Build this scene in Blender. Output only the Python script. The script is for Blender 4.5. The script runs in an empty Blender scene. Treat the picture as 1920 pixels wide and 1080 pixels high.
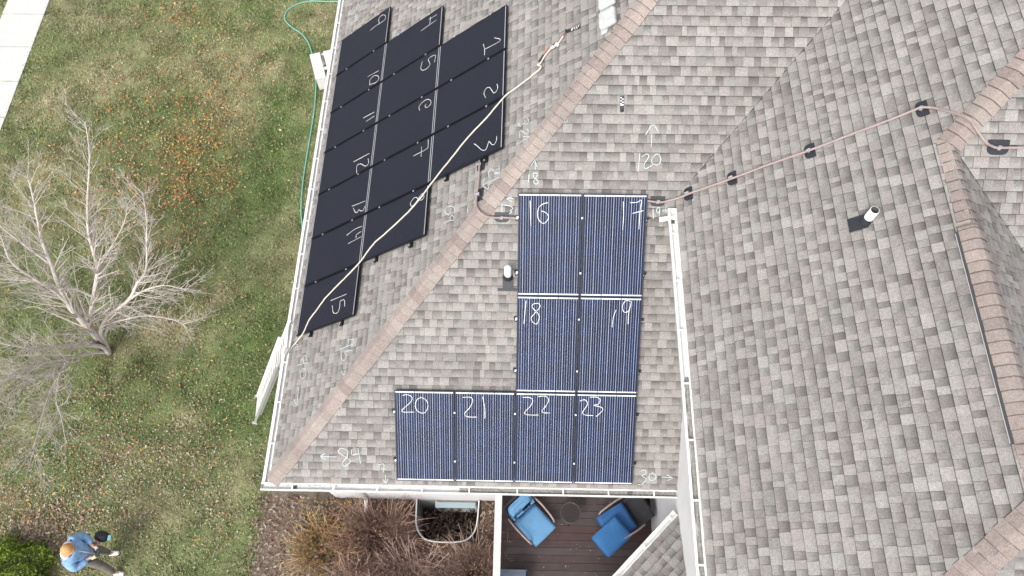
import bpy, math, random
import numpy as np
from mathutils import Vector, Matrix
from mathutils.geometry import tessellate_polygon

random.seed(7)
rng = np.random.default_rng(7)
SC = bpy.context.scene
COL = SC.collection
Z0 = 3.5                     # the eaves stand 3.5 m above the lawn; below, z = 0 is the eave level

# ------------------------------------------------------------------ camera, sky, sun, exposure
cam_data = bpy.data.cameras.new("camera")
cam = bpy.data.objects.new("camera", cam_data)
COL.objects.link(cam)
SC.camera = cam
cam_data.sensor_fit = 'HORIZONTAL'
cam_data.sensor_width = 36.0
cam_data.lens = 36.0 * 1422.906 / 1920.0
cam_data.clip_start = 0.1
cam_data.clip_end = 2000.0
_rt = Vector((0.99975965, 0.02053271, -0.00768504))
_up = Vector((-0.01529701, 0.90441459, 0.42638041))
_fw = Vector((-0.0157052, 0.42616037, -0.9045113))
_m = Matrix((( _rt.x, _up.x, -_fw.x, 4.3647), (_rt.y, _up.y, -_fw.y, -2.4782), (_rt.z, _up.z, -_fw.z, 13.3193 + Z0), (0, 0, 0, 1)))
cam.matrix_world = _m

SUN_EL, SUN_AZ = 46.0, 208.0          # azimuth clockwise from north (+Y): light from the south-west
world = bpy.data.worlds.new("World")
SC.world = world
world.use_nodes = True
wn = world.node_tree
wn.nodes.clear()
w_out = wn.nodes.new('ShaderNodeOutputWorld')
w_bg = wn.nodes.new('ShaderNodeBackground')
w_sky = wn.nodes.new('ShaderNodeTexSky')
w_sky.sky_type = 'NISHITA'
w_sky.sun_disc = False
w_sky.sun_elevation = math.radians(SUN_EL)
w_sky.sun_rotation = math.radians(SUN_AZ)
w_sky.dust_density = 4.0
w_hs = wn.nodes.new('ShaderNodeHueSaturation')
w_hs.inputs['Saturation'].default_value = 0.30      # overcast: the cloud layer greys the sky
w_bg.inputs['Strength'].default_value = 0.15
wn.links.new(w_sky.outputs[0], w_hs.inputs['Color'])
wn.links.new(w_hs.outputs[0], w_bg.inputs['Color'])
wn.links.new(w_bg.outputs[0], w_out.inputs['Surface'])

sun_data = bpy.data.lights.new("sun", 'SUN')
sun_data.energy = 0.9
sun_data.angle = math.radians(22)
sun_data.color = (1.0, 0.96, 0.9)
sun = bpy.data.objects.new("sun", sun_data)
COL.objects.link(sun)
_el, _az = math.radians(SUN_EL), math.radians(SUN_AZ)
_sd = Vector((math.sin(_az) * math.cos(_el), math.cos(_az) * math.cos(_el), math.sin(_el)))
sun.rotation_euler = _sd.to_track_quat('Z', 'Y').to_euler()
sun.location = _sd * 40

SC.view_settings.view_transform = 'Standard'
SC.view_settings.look = 'None'
SC.view_settings.gamma = 1.0
SC.view_settings.use_curve_mapping = False
SC.view_settings.exposure = 0.82
SC.render.engine = 'CYCLES'
CH_BLACK={9: [[(9.459, 1.624), (9.602, 1.585), (9.663, 1.63), (9.653, 1.717), (9.589, 1.789), (9.497, 1.815), (9.462, 1.771), (9.46, 1.673), (9.459, 1.624), (9.473, 1.486), (9.447, 1.324)]], 4: [[(8.601, 3.421), (8.609, 3.198)], [(8.649, 3.244), (8.548, 3.242), (8.474, 3.234)], [(8.462, 3.418), (8.438, 2.997)]], 1: [[(7.102, 4.961), (6.954, 5.106), (6.967, 4.734)], [(7.114, 4.701), (6.964, 4.741), (6.83, 4.744)]], 10: [[(8.085, 1.798), (8.115, 1.451)], [(7.826, 1.57), (7.977, 1.547), (8.026, 1.664), (7.947, 1.798), (7.861, 1.831), (7.803, 1.758), (7.844, 1.588), (7.838, 1.548)]], 5: [[(7.379, 3.465), (7.552, 3.474), (7.562, 3.288), (7.4, 3.346), (7.339, 3.263), (7.36, 3.153), (7.448, 3.093), (7.595, 3.122)]], 11: [[(7.025, 1.823), (7.04, 1.487)], [(6.92, 1.839), (6.902, 1.59)]], 6: [[(6.404, 3.172), (6.504, 3.144), (6.567, 3.233), (6.567, 3.355), (6.489, 3.449), (6.41, 3.456), (6.375, 3.374), (6.422, 3.31), (6.473, 3.329)]], 2: [[(5.863, 4.819), (5.979, 4.774), (6.057, 4.816), (6.046, 4.892), (5.942, 4.956), (5.867, 5.003), (5.888, 5.061), (5.947, 5.082), (6.029, 5.062)]], 12: [[(6.038, 1.822), (6.04, 1.346)], [(5.722, 1.499), (5.877, 1.474), (5.91, 1.528), (5.881, 1.612), (5.803, 1.703), (5.768, 1.786), (5.816, 1.836), (5.924, 1.801)]], 7: [[(5.62, 3.47), (5.458, 3.479), (5.422, 3.432), (5.419, 3.11)], [(5.533, 3.31), (5.315, 3.319)]], 13: [[(4.946, 1.876), (4.976, 1.487)], [(4.92, 1.536), (4.798, 1.614), (4.775, 1.675), (4.822, 1.706), (4.769, 1.771), (4.76, 1.848), (4.833, 1.886)]], 8: [[(4.342, 3.178), (4.416, 3.147), (4.485, 3.212), (4.484, 3.285), (4.398, 3.37), (4.38, 3.453), (4.436, 3.48), (4.5, 3.441), (4.475, 3.378), (4.396, 3.304), (4.345, 3.228), (4.342, 3.178)]], 14: [[(4.408, 1.867), (4.415, 1.659), (4.364, 1.438)], [(4.302, 1.865), (4.275, 1.739), (4.208, 1.731)], [(4.187, 1.877), (4.162, 1.512)]], 3: [[(5.019, 4.6), (4.939, 4.678), (4.826, 4.772), (4.78, 4.847), (4.806, 4.889), (4.873, 4.915), (4.916, 4.936), (4.821, 5.003), (4.808, 5.06), (4.871, 5.095), (4.948, 5.097)]], 15: [[(3.099, 1.661), (3.091, 1.213)], [(2.862, 1.648), (2.995, 1.613), (3.0, 1.502), (2.895, 1.506), (2.8, 1.475), (2.793, 1.402), (2.838, 1.33), (2.981, 1.28)]]}
CH_BLUE={16: [[(4.44, 4.963), (4.459, 4.564)], [(4.723, 4.935), (4.651, 4.918), (4.579, 4.86), (4.56, 4.762), (4.583, 4.664), (4.657, 4.608), (4.721, 4.666), (4.728, 4.731), (4.686, 4.78), (4.621, 4.803)]], 17: [[(5.892, 4.972), (5.906, 4.764), (5.902, 4.522)], [(5.997, 4.953), (6.11, 4.961), (6.171, 4.993), (6.159, 4.809), (6.156, 4.536)], [(6.046, 4.787), (6.21, 4.831)]], 18: [[(4.401, 3.351), (4.375, 2.959)], [(4.606, 3.31), (4.52, 3.297), (4.504, 3.241), (4.587, 3.153), (4.621, 3.076), (4.58, 2.963), (4.504, 3.006), (4.492, 3.074), (4.555, 3.153), (4.629, 3.254), (4.606, 3.31)]], 19: [[(5.854, 3.219), (5.816, 3.095), (5.802, 2.927)], [(6.093, 3.362), (6.007, 3.377), (5.957, 3.298), (5.973, 3.198), (6.037, 3.188), (6.077, 3.256), (6.094, 3.356), (6.06, 3.166), (6.058, 2.987)]], 20: [[(2.372, 1.689), (2.451, 1.703), (2.528, 1.657), (2.504, 1.573), (2.367, 1.44), (2.377, 1.392), (2.556, 1.396)], [(2.684, 1.66), (2.605, 1.611), (2.58, 1.492), (2.634, 1.397), (2.735, 1.387), (2.792, 1.496), (2.761, 1.614), (2.661, 1.664)]], 21: [[(3.373, 1.673), (3.507, 1.675), (3.54, 1.605), (3.484, 1.485), (3.406, 1.388), (3.45, 1.329), (3.613, 1.325)], [(3.706, 1.691), (3.74, 1.49), (3.745, 1.304)]], 22: [[(4.372, 1.691), (4.493, 1.689), (4.539, 1.635), (4.496, 1.528), (4.409, 1.431), (4.443, 1.384), (4.639, 1.381)], [(4.626, 1.708), (4.748, 1.717), (4.804, 1.652), (4.752, 1.533), (4.697, 1.46), (4.732, 1.425), (4.832, 1.423)]], 23: [[(5.32, 1.643), (5.401, 1.668), (5.454, 1.605), (5.417, 1.522), (5.371, 1.438), (5.422, 1.398), (5.555, 1.389)], [(5.488, 1.712), (5.587, 1.719), (5.655, 1.68), (5.636, 1.597), (5.56, 1.572), (5.683, 1.539), (5.703, 1.48), (5.6, 1.371)]]}
CH_W=[[[(10.622, 0.328), (10.549, 0.38), (10.569, 0.565), (10.583, 0.672), (10.648, 0.677), (10.704, 0.621), (10.687, 0.561), (10.623, 0.588)], [(10.534, 0.555), (10.344, 0.579)], [(10.422, 0.355), (10.402, 0.562), (10.408, 0.693), (10.528, 0.673)]], [[(7.555, 5.574), (7.553, 5.75), (7.562, 5.889)]], [[(5.016, 5.468), (5.068, 5.488), (4.996, 5.511), (5.007, 5.574), (5.017, 5.595), (4.967, 5.659), (5.013, 5.69), (5.084, 5.668)], [(4.773, 5.515), (4.884, 5.513), (4.889, 5.545), (4.835, 5.598), (4.78, 5.651), (4.811, 5.692), (4.876, 5.66)], [(4.671, 5.454), (4.701, 5.694)], [(4.764, 5.578), (4.707, 5.704), (4.646, 5.664)]], [[(4.262, 4.907), (4.372, 4.88), (4.434, 4.922), (4.366, 4.991), (4.307, 5.037), (4.32, 5.101), (4.42, 5.098)], [(4.185, 4.756), (4.193, 5.149)], [(4.308, 4.795), (4.181, 4.767), (4.052, 4.895)], [(4.162, 4.912), (4.051, 4.873)], [(4.306, 4.993), (4.271, 5.125)]], [[(4.008, 4.077), (3.943, 4.068), (3.912, 4.03), (3.944, 3.973), (4.018, 3.926), (4.073, 3.963), (4.065, 4.045), (4.011, 4.13), (3.929, 4.17)], [(3.778, 3.932), (3.785, 4.04), (3.763, 4.148), (3.812, 4.151), (3.861, 4.108), (3.844, 4.062), (3.782, 4.08)], [(3.868, 4.456), (3.823, 4.456), (3.788, 4.461)]], [[(2.247, 1.761), (2.147, 1.766), (2.107, 1.654)], [(2.104, 1.559), (2.122, 1.912)], [(2.224, 1.753), (2.218, 1.884)], [(1.993, 1.91), (2.013, 1.86), (2.026, 1.693), (1.947, 1.754), (1.886, 1.741), (1.865, 1.686), (1.926, 1.627), (2.025, 1.621)], [(1.734, 1.78), (1.598, 1.745)], [(1.693, 1.67), (1.598, 1.745), (1.666, 1.804)]], [[(2.065, 0.346), (2.049, 0.667)], [(2.057, 0.547), (2.189, 0.491), (2.197, 0.569), (2.087, 0.645)], [(1.953, 0.557), (1.902, 0.477), (1.814, 0.497), (1.763, 0.587), (1.817, 0.653), (1.922, 0.63), (1.953, 0.557)], [(1.616, 0.49), (1.293, 0.513)], [(1.42, 0.391), (1.293, 0.513), (1.408, 0.551)]], [[(2.613, 0.081), (2.623, 0.23)], [(2.484, 0.139), (2.518, 0.186), (2.461, 0.281), (2.443, 0.204)], [(2.396, 0.256), (2.387, 0.298), (2.362, 0.291)]]]
CH_S=[[[(4.509, 5.574), (4.512, 5.438)], [(4.446, 5.494), (4.501, 5.574), (4.543, 5.479)], [(4.416, 5.365), (4.41, 5.236)], [(4.553, 5.383), (4.488, 5.382), (4.489, 5.326), (4.539, 5.286), (4.564, 5.238), (4.524, 5.214), (4.491, 5.253), (4.522, 5.31), (4.553, 5.367)]], [[(3.999, 4.906), (4.0, 4.734)], [(4.04, 4.882), (4.138, 4.859), (4.171, 4.826), (4.131, 4.793), (4.156, 4.769), (4.042, 4.709)], [(4.153, 5.006), (4.072, 4.98), (4.17, 4.933)], [(4.072, 4.98), (4.178, 4.982)]], [[(6.125, 5.707), (6.109, 5.426)], [(6.159, 5.654), (6.225, 5.7), (6.264, 5.671), (6.23, 5.595), (6.202, 5.549), (6.214, 5.473), (6.325, 5.528)], [(6.377, 5.702), (6.313, 5.626), (6.332, 5.551), (6.417, 5.537), (6.451, 5.613), (6.423, 5.688), (6.377, 5.702)], [(6.292, 6.001), (6.295, 5.806)], [(6.195, 5.985), (6.3, 6.142), (6.397, 6.024)]], [[(6.375, 4.849), (6.385, 4.695)], [(6.485, 4.865), (6.439, 4.864), (6.433, 4.808), (6.462, 4.789), (6.481, 4.855), (6.478, 4.743)], [(6.525, 4.823), (6.59, 4.824)], [(6.56, 4.856), (6.59, 4.824), (6.573, 4.791)]], [[(1.385, 0.639), (1.283, 0.674), (1.234, 0.599), (1.368, 0.502), (1.434, 0.429), (1.327, 0.339), (1.295, 0.401), (1.38, 0.527), (1.396, 0.639)], [(1.466, 0.653), (1.462, 0.554), (1.589, 0.581)], [(1.57, 0.68), (1.605, 0.395)], [(1.196, 0.511), (0.92, 0.513)], [(1.003, 0.569), (0.92, 0.513), (1.01, 0.458)]], [[(1.915, 0.376), (2.007, 0.391), (1.992, 0.24)], [(1.959, 0.302), (2.028, 0.304)], [(2.029, 0.191), (2.032, 0.04)], [(1.988, 0.102), (2.032, 0.035), (2.073, 0.116)]], [[(6.405, 0.349), (6.474, 0.376), (6.501, 0.312), (6.432, 0.272), (6.507, 0.208), (6.452, 0.116), (6.37, 0.101)], [(6.619, 0.328), (6.562, 0.287), (6.567, 0.196), (6.627, 0.185), (6.678, 0.251), (6.619, 0.328)], [(6.765, 0.253), (6.944, 0.243)], [(6.858, 0.294), (6.957, 0.231), (6.864, 0.19)]]]
ROPE=[(5.937, 5.955), (5.858, 5.738), (5.757, 5.473), (5.658, 5.237), (5.432, 4.898), (5.219, 4.492), (4.934, 4.082), (4.609, 3.641), (4.413, 3.402), (4.212, 3.054), (4.0, 2.534), (3.896, 2.267), (3.616, 1.908), (3.394, 1.472), (3.195, 1.082), (3.011, 0.855), (2.851, 0.651), (2.647, 0.537), (2.531, 0.402)]
ROPE_END=[(2.529, 0.214), (2.475, 0.128), (2.413, 0.027)]
ROPE_TOP=[(6.039, 5.87), (6.037, 5.935), (6.133, 6.022), (6.231, 6.162), (6.236, 6.269), (6.272, 6.322), (6.34, 6.396)]
LANYARD=[(6.082, 5.913), (6.167, 6.0), (6.251, 6.108), (6.281, 6.269), (6.388, 6.428)]
ANCHOR_W=[(6.421, 6.435), (6.361, 6.704)]
ANCHOR_S=[(5.809, 6.563), (5.819, 6.327)]
BOXV=[(6.408, 7.094), (6.141, 7.085), (6.001, 7.157), (6.001, 7.367), (6.192, 7.403), (6.327, 7.343)]
BOXV2=[(6.796, 7.097), (6.544, 7.088), (6.404, 7.152), (6.394, 7.374), (6.563, 7.401), (6.686, 7.348)]
HOSE=[(-1.258, 14.775, -3.48), (-1.689, 14.769, -3.48), (-2.091, 14.786, -3.48), (-2.475, 14.674, -3.48), (-2.756, 14.416, -3.48), (-2.802, 14.079, -3.48), (-2.586, 13.791, -3.48), (-2.233, 13.509, -3.48), (-1.986, 13.188, -3.48), (-1.825, 12.79, -3.48), (-1.691, 12.36, -3.48), (-1.574, 11.821, -3.48), (-1.515, 11.256, -3.48), (-1.478, 10.522, -3.48), (-1.481, 9.459, -3.48), (-1.478, 8.608, -3.48), (-1.443, 7.95, -3.48), (-1.39, 7.468, -3.48), (-1.319, 7.154, -3.48), (-1.262, 6.843, -3.48), (-1.145, 6.385, -3.48)]
CON_W=[(4.674, 4.703), (4.362, 4.708), (4.164, 4.696), (3.952, 4.673), (3.821, 4.68), (3.714, 4.731)]
CON_H=[(3.69, 4.743), (3.774, 4.702)]
CON_S=[(3.908, 4.684), (4.034, 4.686), (4.261, 4.681)]
CON_S2=[(6.256, 4.985), (6.365, 4.97), (6.49, 4.963), (6.572, 4.981)]
CON_E=[(3.867, 0.1), (3.877, 0.327), (3.873, 0.943), (3.886, 1.508), (3.881, 2.1), (3.9, 2.701), (3.911, 3.245), (3.926, 3.519), (3.905, 3.598), (3.813, 3.735)]
CON_P=[(9.753, 0.324), (9.858, 0.229), (9.937, 0.133), (10.046, 0.019)]
CON_P2=[(10.141, -0.021), (10.21, -0.04), (10.34, -0.038), (10.569, -0.035)]
FL_W=[(4.597, 4.699), (4.028, 4.694)]
FL_S=[(3.999, 4.679), (6.439, 4.965)]
FL_E=[(3.905, 0.215), (3.903, 0.933), (3.894, 2.092), (3.926, 3.546)]
FL_P=[(10.245, -0.042)]
VP1=[(4.11, 3.7), (4.11, 3.647)]
VP2=[(2.586, 2.626), (2.56, 2.542)]
RVENT=[(2.06, 3.581), (-0.446, 3.539)]
LIMBS=[[(-5.413, 3.571, -3.5), (-5.43, 3.678, -3.15), (-5.45, 3.766, -2.8), (-5.644, 3.991, -2.4), (-5.793, 4.218, -2.0), (-5.815, 4.448, -1.6), (-5.841, 4.754, -1.2), (-5.816, 5.018, -0.7), (-5.797, 5.356, -0.3), (-5.812, 5.702, 0.0), (-5.921, 6.092, 0.2)], [(-5.412, 3.566, -3.45), (-5.435, 3.699, -3.1), (-5.541, 3.934, -2.7), (-5.429, 4.1, -2.4), (-5.088, 4.677, -1.7), (-4.999, 4.816, -1.5), (-4.99, 5.119, -1.1), (-4.938, 5.356, -0.7), (-4.875, 5.865, -0.3), (-4.833, 6.669, 0.1), (-5.018, 7.428, 0.3)], [(-5.384, 3.553, -3.45), (-5.367, 3.727, -3.1), (-5.335, 3.847, -2.8), (-5.07, 4.122, -2.5), (-4.424, 4.294, -2.0), (-4.095, 4.541, -1.6), (-3.817, 4.735, -1.3), (-3.744, 5.252, -0.9), (-3.682, 5.566, -0.6), (-3.75, 6.055, -0.3)], [(-5.385, 3.603, -3.3), (-5.329, 3.821, -3.0), (-5.066, 4.008, -2.7), (-4.556, 4.01, -2.4), (-4.0, 3.97, -2.1), (-3.161, 3.713, -1.7), (-2.728, 3.453, -1.5)], [(-5.37, 3.548, -3.4), (-5.349, 3.557, -3.0), (-5.479, 3.428, -2.6), (-5.67, 3.171, -2.0), (-5.788, 2.931, -1.5), (-5.888, 2.825, -1.1), (-6.063, 2.744, -0.6), (-6.271, 2.765, -0.1)], [(-5.427, 3.573, -3.4), (-5.495, 3.36, -2.9), (-5.654, 2.986, -2.3), (-5.848, 2.695, -1.8), (-6.004, 2.354, -1.4), (-6.094, 2.039, -1.0), (-6.27, 1.754, -0.6)], [(-5.495, 3.36, -2.9), (-5.638, 3.12, -2.6), (-5.678, 2.899, -2.3), (-5.773, 2.47, -1.9), (-5.928, 2.216, -1.6), (-5.999, 1.675, -1.2), (-6.083, 1.213, -0.9)], [(-5.638, 3.12, -2.6), (-5.647, 2.789, -2.3), (-5.539, 2.458, -2.1), (-5.376, 2.149, -1.9), (-5.19, 1.839, -1.7), (-4.962, 1.535, -1.6), (-4.645, 0.972, -1.5)], [(-5.654, 2.814, -2.3), (-5.569, 2.154, -2.0), (-5.464, 1.75, -1.8), (-5.26, 0.961, -1.5), (-5.208, 0.738, -1.45)], [(-5.793, 4.218, -2.0), (-5.896, 4.318, -1.6), (-6.095, 4.394, -1.1), (-6.362, 4.566, -0.7), (-6.545, 5.031, -0.4), (-6.794, 5.363, -0.1)], [(-5.841, 4.754, -1.2), (-6.061, 4.876, -0.8), (-6.322, 5.035, -0.4), (-6.643, 5.238, -0.1)], [(-5.211, 4.365, -2.1), (-5.504, 4.41, -1.7), (-5.661, 4.292, -1.4), (-5.921, 4.199, -0.9), (-6.335, 4.157, -0.5)], [(-4.424, 4.294, -2.0), (-3.966, 4.397, -1.7), (-3.367, 4.394, -1.4), (-2.781, 4.184, -1.2)], [(-4.999, 4.816, -1.5), (-4.603, 5.06, -1.1), (-4.205, 5.498, -0.7), (-4.117, 5.908, -0.5)]]
LADDER=[[(-1.685, 1.967, -3.5)], [(-1.727, 2.592, -3.5)], [(-0.026, 2.07, 0.05)], [(-0.042, 2.791, 0.05)]]
LEAFC=[(-4.88, 8.57, 0.99, 1.02, 500), (-4.26, 9.78, 0.87, 1.26, 350), (-5.7, 9.06, 1.29, 1.05, 250), (-6.02, 7.41, 1.11, 0.97, 250), (-4.38, 6.19, 0.94, 0.92, 160), (-3.89, 8.59, 0.71, 1.02, 250), (-5.21, 11.6, 1.81, 1.56, 500), (-8.14, 8.52, 1.28, 1.55, 200), (-4.26, 1.11, 1.55, 0.72, 1300), (-5.15, -0.06, 1.39, 0.45, 900), (-3.22, 1.85, 1.21, 1.0, 450), (-6.46, 0.83, 0.95, 0.71, 500), (-2.28, 0.11, 0.69, 0.92, 350), (-5.47, 2.56, 0.62, 0.25, 120), (-6.55, 10.83, 3.71, 2.92, 700), (-4.25, 3.77, 1.9, 1.68, 250), (-3.89, 11.81, 0.91, 1.98, 150), (-6.06, 14.18, 1.27, 0.53, 200)]
TAN=[(-1.78, 14.24, 0.25, 0.46), (-4.44, 4.04, 0.77, 0.48), (-4.01, 4.46, 0.65, 0.35), (-5.11, 3.62, 0.38, 0.34), (-1.55, 12.42, 0.31, 0.39), (-8.73, 11.17, 0.45, 1.15), (-8.71, 8.51, 0.57, 0.85), (-7.53, 11.76, 0.91, 1.17), (-3.72, 12.59, 0.46, 0.8), (-2.74, 12.21, 0.38, 0.49), (-3.08, 5.04, 0.39, 0.43), (-3.25, 1.98, 0.49, 0.37), (-6.76, 0.25, 0.47, 0.34), (-3.42, -0.03, 0.58, 0.45)]
GREEN=[(-2.47, 8.61, 0.57, 2.46), (-2.3, 5.05, 0.59, 1.17), (-2.29, 2.12, 0.73, 0.76), (-2.54, 10.89, 0.44, 1.32), (-1.86, 3.94, 0.38, 0.69), (-1.81, 13.21, 0.23, 0.82), (-8.62, 9.72, 0.44, 0.35)]
# ------------------------------------------------------------------ helpers
def nd(nt, t, **kw):
    n = nt.nodes.new(t)
    for k, v in kw.items():
        if k in n.inputs: n.inputs[k].default_value = v
        else: setattr(n, k, v)
    return n

def mat(name, col, rough=0.8, metal=0.0, noise=0.0, scale=20.0, attr=False, bump=0.0, bscale=None, spec=0.5, coat=0.0, col2=None, detail=4.0):
    """Principled material; colour varied by object-space noise, optionally multiplied by the mesh colour attribute 'Col'."""
    m = bpy.data.materials.new(name); m.use_nodes = True
    nt = m.node_tree; b = nt.nodes['Principled BSDF']
    b.inputs['Roughness'].default_value = rough; b.inputs['Metallic'].default_value = metal
    b.inputs['Specular IOR Level'].default_value = spec
    b.inputs['Coat Weight'].default_value = coat
    src = None
    tc = nd(nt, 'ShaderNodeTexCoord')
    c = nd(nt, 'ShaderNodeRGB'); c.outputs[0].default_value = (*col, 1); src = c.outputs[0]
    if attr:
        a = nd(nt, 'ShaderNodeVertexColor'); a.layer_name = 'Col'; src = a.outputs[0]
    if noise > 0:
        n = nd(nt, 'ShaderNodeTexNoise', Scale=scale, Detail=detail, Roughness=0.65)
        nt.links.new(tc.outputs['Object'], n.inputs['Vector'])
        if col2 is not None:
            rp = nd(nt, 'ShaderNodeMapRange'); rp.inputs[1].default_value = 0.5 - noise / 2; rp.inputs[2].default_value = 0.5 + noise / 2
            nt.links.new(n.outputs['Fac'], rp.inputs[0])
            mx = nd(nt, 'ShaderNodeMix', data_type='RGBA'); mx.inputs[7].default_value = (*col2, 1)
            nt.links.new(rp.outputs[0], mx.inputs[0]); nt.links.new(src, mx.inputs[6]); src = mx.outputs[2]
        else:
            rp = nd(nt, 'ShaderNodeMapRange'); rp.inputs[1].default_value = 0.3; rp.inputs[2].default_value = 0.7
            rp.inputs[3].default_value = 1 - noise; rp.inputs[4].default_value = 1 + noise
            nt.links.new(n.outputs['Fac'], rp.inputs[0])
            mx = nd(nt, 'ShaderNodeVectorMath', operation='MULTIPLY')
            nt.links.new(src, mx.inputs[0]); nt.links.new(rp.outputs[0], mx.inputs[1]); src = mx.outputs[0]
    nt.links.new(src, b.inputs['Base Color'])
    if bump > 0:
        n2 = nd(nt, 'ShaderNodeTexNoise', Scale=bscale or scale * 2, Detail=3.0)
        nt.links.new(tc.outputs['Object'], n2.inputs['Vector'])
        bp = nd(nt, 'ShaderNodeBump', Strength=bump, Distance=0.01)
        nt.links.new(n2.outputs['Fac'], bp.inputs['Height']); nt.links.new(bp.outputs[0], b.inputs['Normal'])
    return m

class MB:
    """collects geometry (z counted from eave level) and links it as one object"""
    def __init__(s): s.v, s.f, s.c, s.mi = [], [], [], []
    def add(s, vs, fs, col=(1, 1, 1), mi=0):
        n = len(s.v); s.v += [tuple(v) for v in vs]
        for k, f in enumerate(fs):
            s.f.append(tuple(i + n for i in f))
            s.c.append(col if not isinstance(col, list) else col[k]); s.mi.append(mi)
        return s
    def box(s, c, size, R=None, col=(1, 1, 1), mi=0):
        hx, hy, hz = size[0] / 2, size[1] / 2, size[2] / 2
        vs = [Vector((x, y, z)) for x in (-hx, hx) for y in (-hy, hy) for z in (-hz, hz)]
        if R is not None: vs = [R @ v for v in vs]
        c = Vector(c)
        return s.add([v + c for v in vs], [(0, 1, 3, 2), (4, 6, 7, 5), (0, 4, 5, 1), (2, 3, 7, 6), (0, 2, 6, 4), (1, 5, 7, 3)], col, mi)
    def tube(s, pts, rad, n=6, col=(1, 1, 1), mi=0, caps=True):
        pts = [Vector(p) for p in pts]
        rad = rad if isinstance(rad, (list, tuple)) else [rad] * len(pts)
        vs, fs = [], []
        ref = Vector((0, 0, 1)) if abs((pts[1] - pts[0]).normalized().z) < 0.9 else Vector((1, 0, 0))
        for i, p in enumerate(pts):
            t = (pts[min(i + 1, len(pts) - 1)] - pts[max(i - 1, 0)]).normalized()
            a = (ref - t * ref.dot(t))
            a = a.normalized() if a.length > 1e-4 else t.orthogonal().normalized()
            ref = a; b = t.cross(a)
            for k in range(n):
                an = 2 * math.pi * k / n
                vs.append(p + (a * math.cos(an) + b * math.sin(an)) * rad[i])
        for i in range(len(pts) - 1):
            for k in range(n):
                fs.append((i * n + k, i * n + (k + 1) % n, (i + 1) * n + (k + 1) % n, (i + 1) * n + k))
        if caps:
            fs.append(tuple(range(n))[::-1]); fs.append(tuple(range((len(pts) - 1) * n, len(pts) * n)))
        return s.add(vs, fs, col, mi)
    def prism(s, poly, n, h, col=(1, 1, 1), mi=0):
        """solid of 3-D outline poly swept by vector n*h"""
        k = len(poly); n = Vector(n)
        vs = [Vector(p) for p in poly] + [Vector(p) + n * h for p in poly]
        tri = tessellate_polygon([[Vector(p) for p in poly]])
        fs = [tuple(t) for t in tri] + [tuple(i + k for i in reversed(t)) for t in tri]
        fs += [(i, (i + 1) % k, (i + 1) % k + k, i + k) for i in range(k)]
        return s.add(vs, fs, col, mi)
    def build(s, name, m, parent=None, smooth=False, colors=False, offset=(0, 0, 0)):
        me = bpy.data.meshes.new(name)
        ox, oy, oz = offset
        me.from_pydata([(x - ox, y - oy, z - oz + (Z0 if parent is None or offset == (0, 0, 0) else 0)) for x, y, z in s.v], [], s.f)
        for mm in (m if isinstance(m, (list, tuple)) else [m]): me.materials.append(mm)
        if any(s.mi): me.polygons.foreach_set('material_index', s.mi)
        if colors:
            ca = me.color_attributes.new('Col', 'FLOAT_COLOR', 'CORNER')
            arr = []
            for f, c in zip(s.f, s.c):
                if isinstance(c[0], (tuple, list)):
                    for q in c: arr += [*q, 1.0]
                else: arr += [c[0], c[1], c[2], 1.0] * len(f)
            ca.data.foreach_set('color', arr)
        if smooth: me.polygons.foreach_set('use_smooth', [True] * len(me.polygons))
        me.validate(); me.update()
        o = bpy.data.objects.new(name, me); COL.objects.link(o)
        if parent is not None: o.parent = parent
        return o

def tag(o, label=None, cat=None, group=None, kind=None):
    if label: o['label'] = label
    if cat: o['category'] = cat
    if group: o['group'] = group
    if kind: o['kind'] = kind
    return o
def empty(name, label, cat, group=None, loc=(0, 0, 0)):
    o = bpy.data.objects.new(name, None); COL.objects.link(o); o.empty_display_size = 0.1
    return tag(o, label, cat, group)
def smooth_path(pts, k=5):
    pts = [Vector(p) for p in pts]
    if len(pts) < 3: return pts
    out = []
    for i in range(len(pts) - 1):
        p0, p1, p2, p3 = pts[max(i - 1, 0)], pts[i], pts[i + 1], pts[min(i + 2, len(pts) - 1)]
        for j in range(k):
            t = j / k
            out.append(0.5 * ((2 * p1) + (p2 - p0) * t + (2 * p0 - 5 * p1 + 4 * p2 - p3) * t * t + (3 * p1 - p0 - 3 * p2 + p3) * t ** 3))
    out.append(pts[-1]); return out
def lerp(a, b, t): return tuple(a[i] + (b[i] - a[i]) * t for i in range(len(a)))

# ------------------------------------------------------------------ roof geometry
TS, TW, TE, XE, HE = 0.8025, 0.8151, 0.7968, 6.7239, 3.138
XW = 7.06                      # west wall of the taller east block
XR = 9.66; ZR = HE + TE * (XR - XE); YR = 3.3; YEND = -1.08; TE2 = 0.76
ZT = 8.5                       # upper ridge
class Plane:
    """roof plane: O origin, U along the courses, D up the slope, N outward"""
    def __init__(s, O, U, rise):    # rise: horizontal unit uphill direction, slope
        s.O = Vector(O); s.U = Vector(U).normalized(); h, t = rise
        s.D = (Vector((h[0], h[1], 0)).normalized() + Vector((0, 0, t))).normalized()
        s.N = s.U.cross(s.D)
        if s.N.z < 0: s.N = -s.N
    def P(s, u, d, o=0.0): return s.O + s.U * u + s.D * d + s.N * o
    def uv(s, p): q = Vector(p) - s.O; return (q.dot(s.U), q.dot(s.D))
PS = Plane((0, 0, 0), (1, 0, 0), ((0, 1), TS))
PW = Plane((0, 0, 0), (0, 1, 0), ((1, 0), TW))
PE = Plane((XE, 0, HE), (0, 1, 0), ((1, 0), TE))
PP = Plane((0, YR, ZR), (1, 0, 0), ((0, 1), TS))
P2 = Plane((XR, 0, ZR), (0, 1, 0), ((-1, 0), TE2))
PSE = Plane((0, YEND, ZR), (1, 0, 0), ((0, 1), TS))
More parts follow.
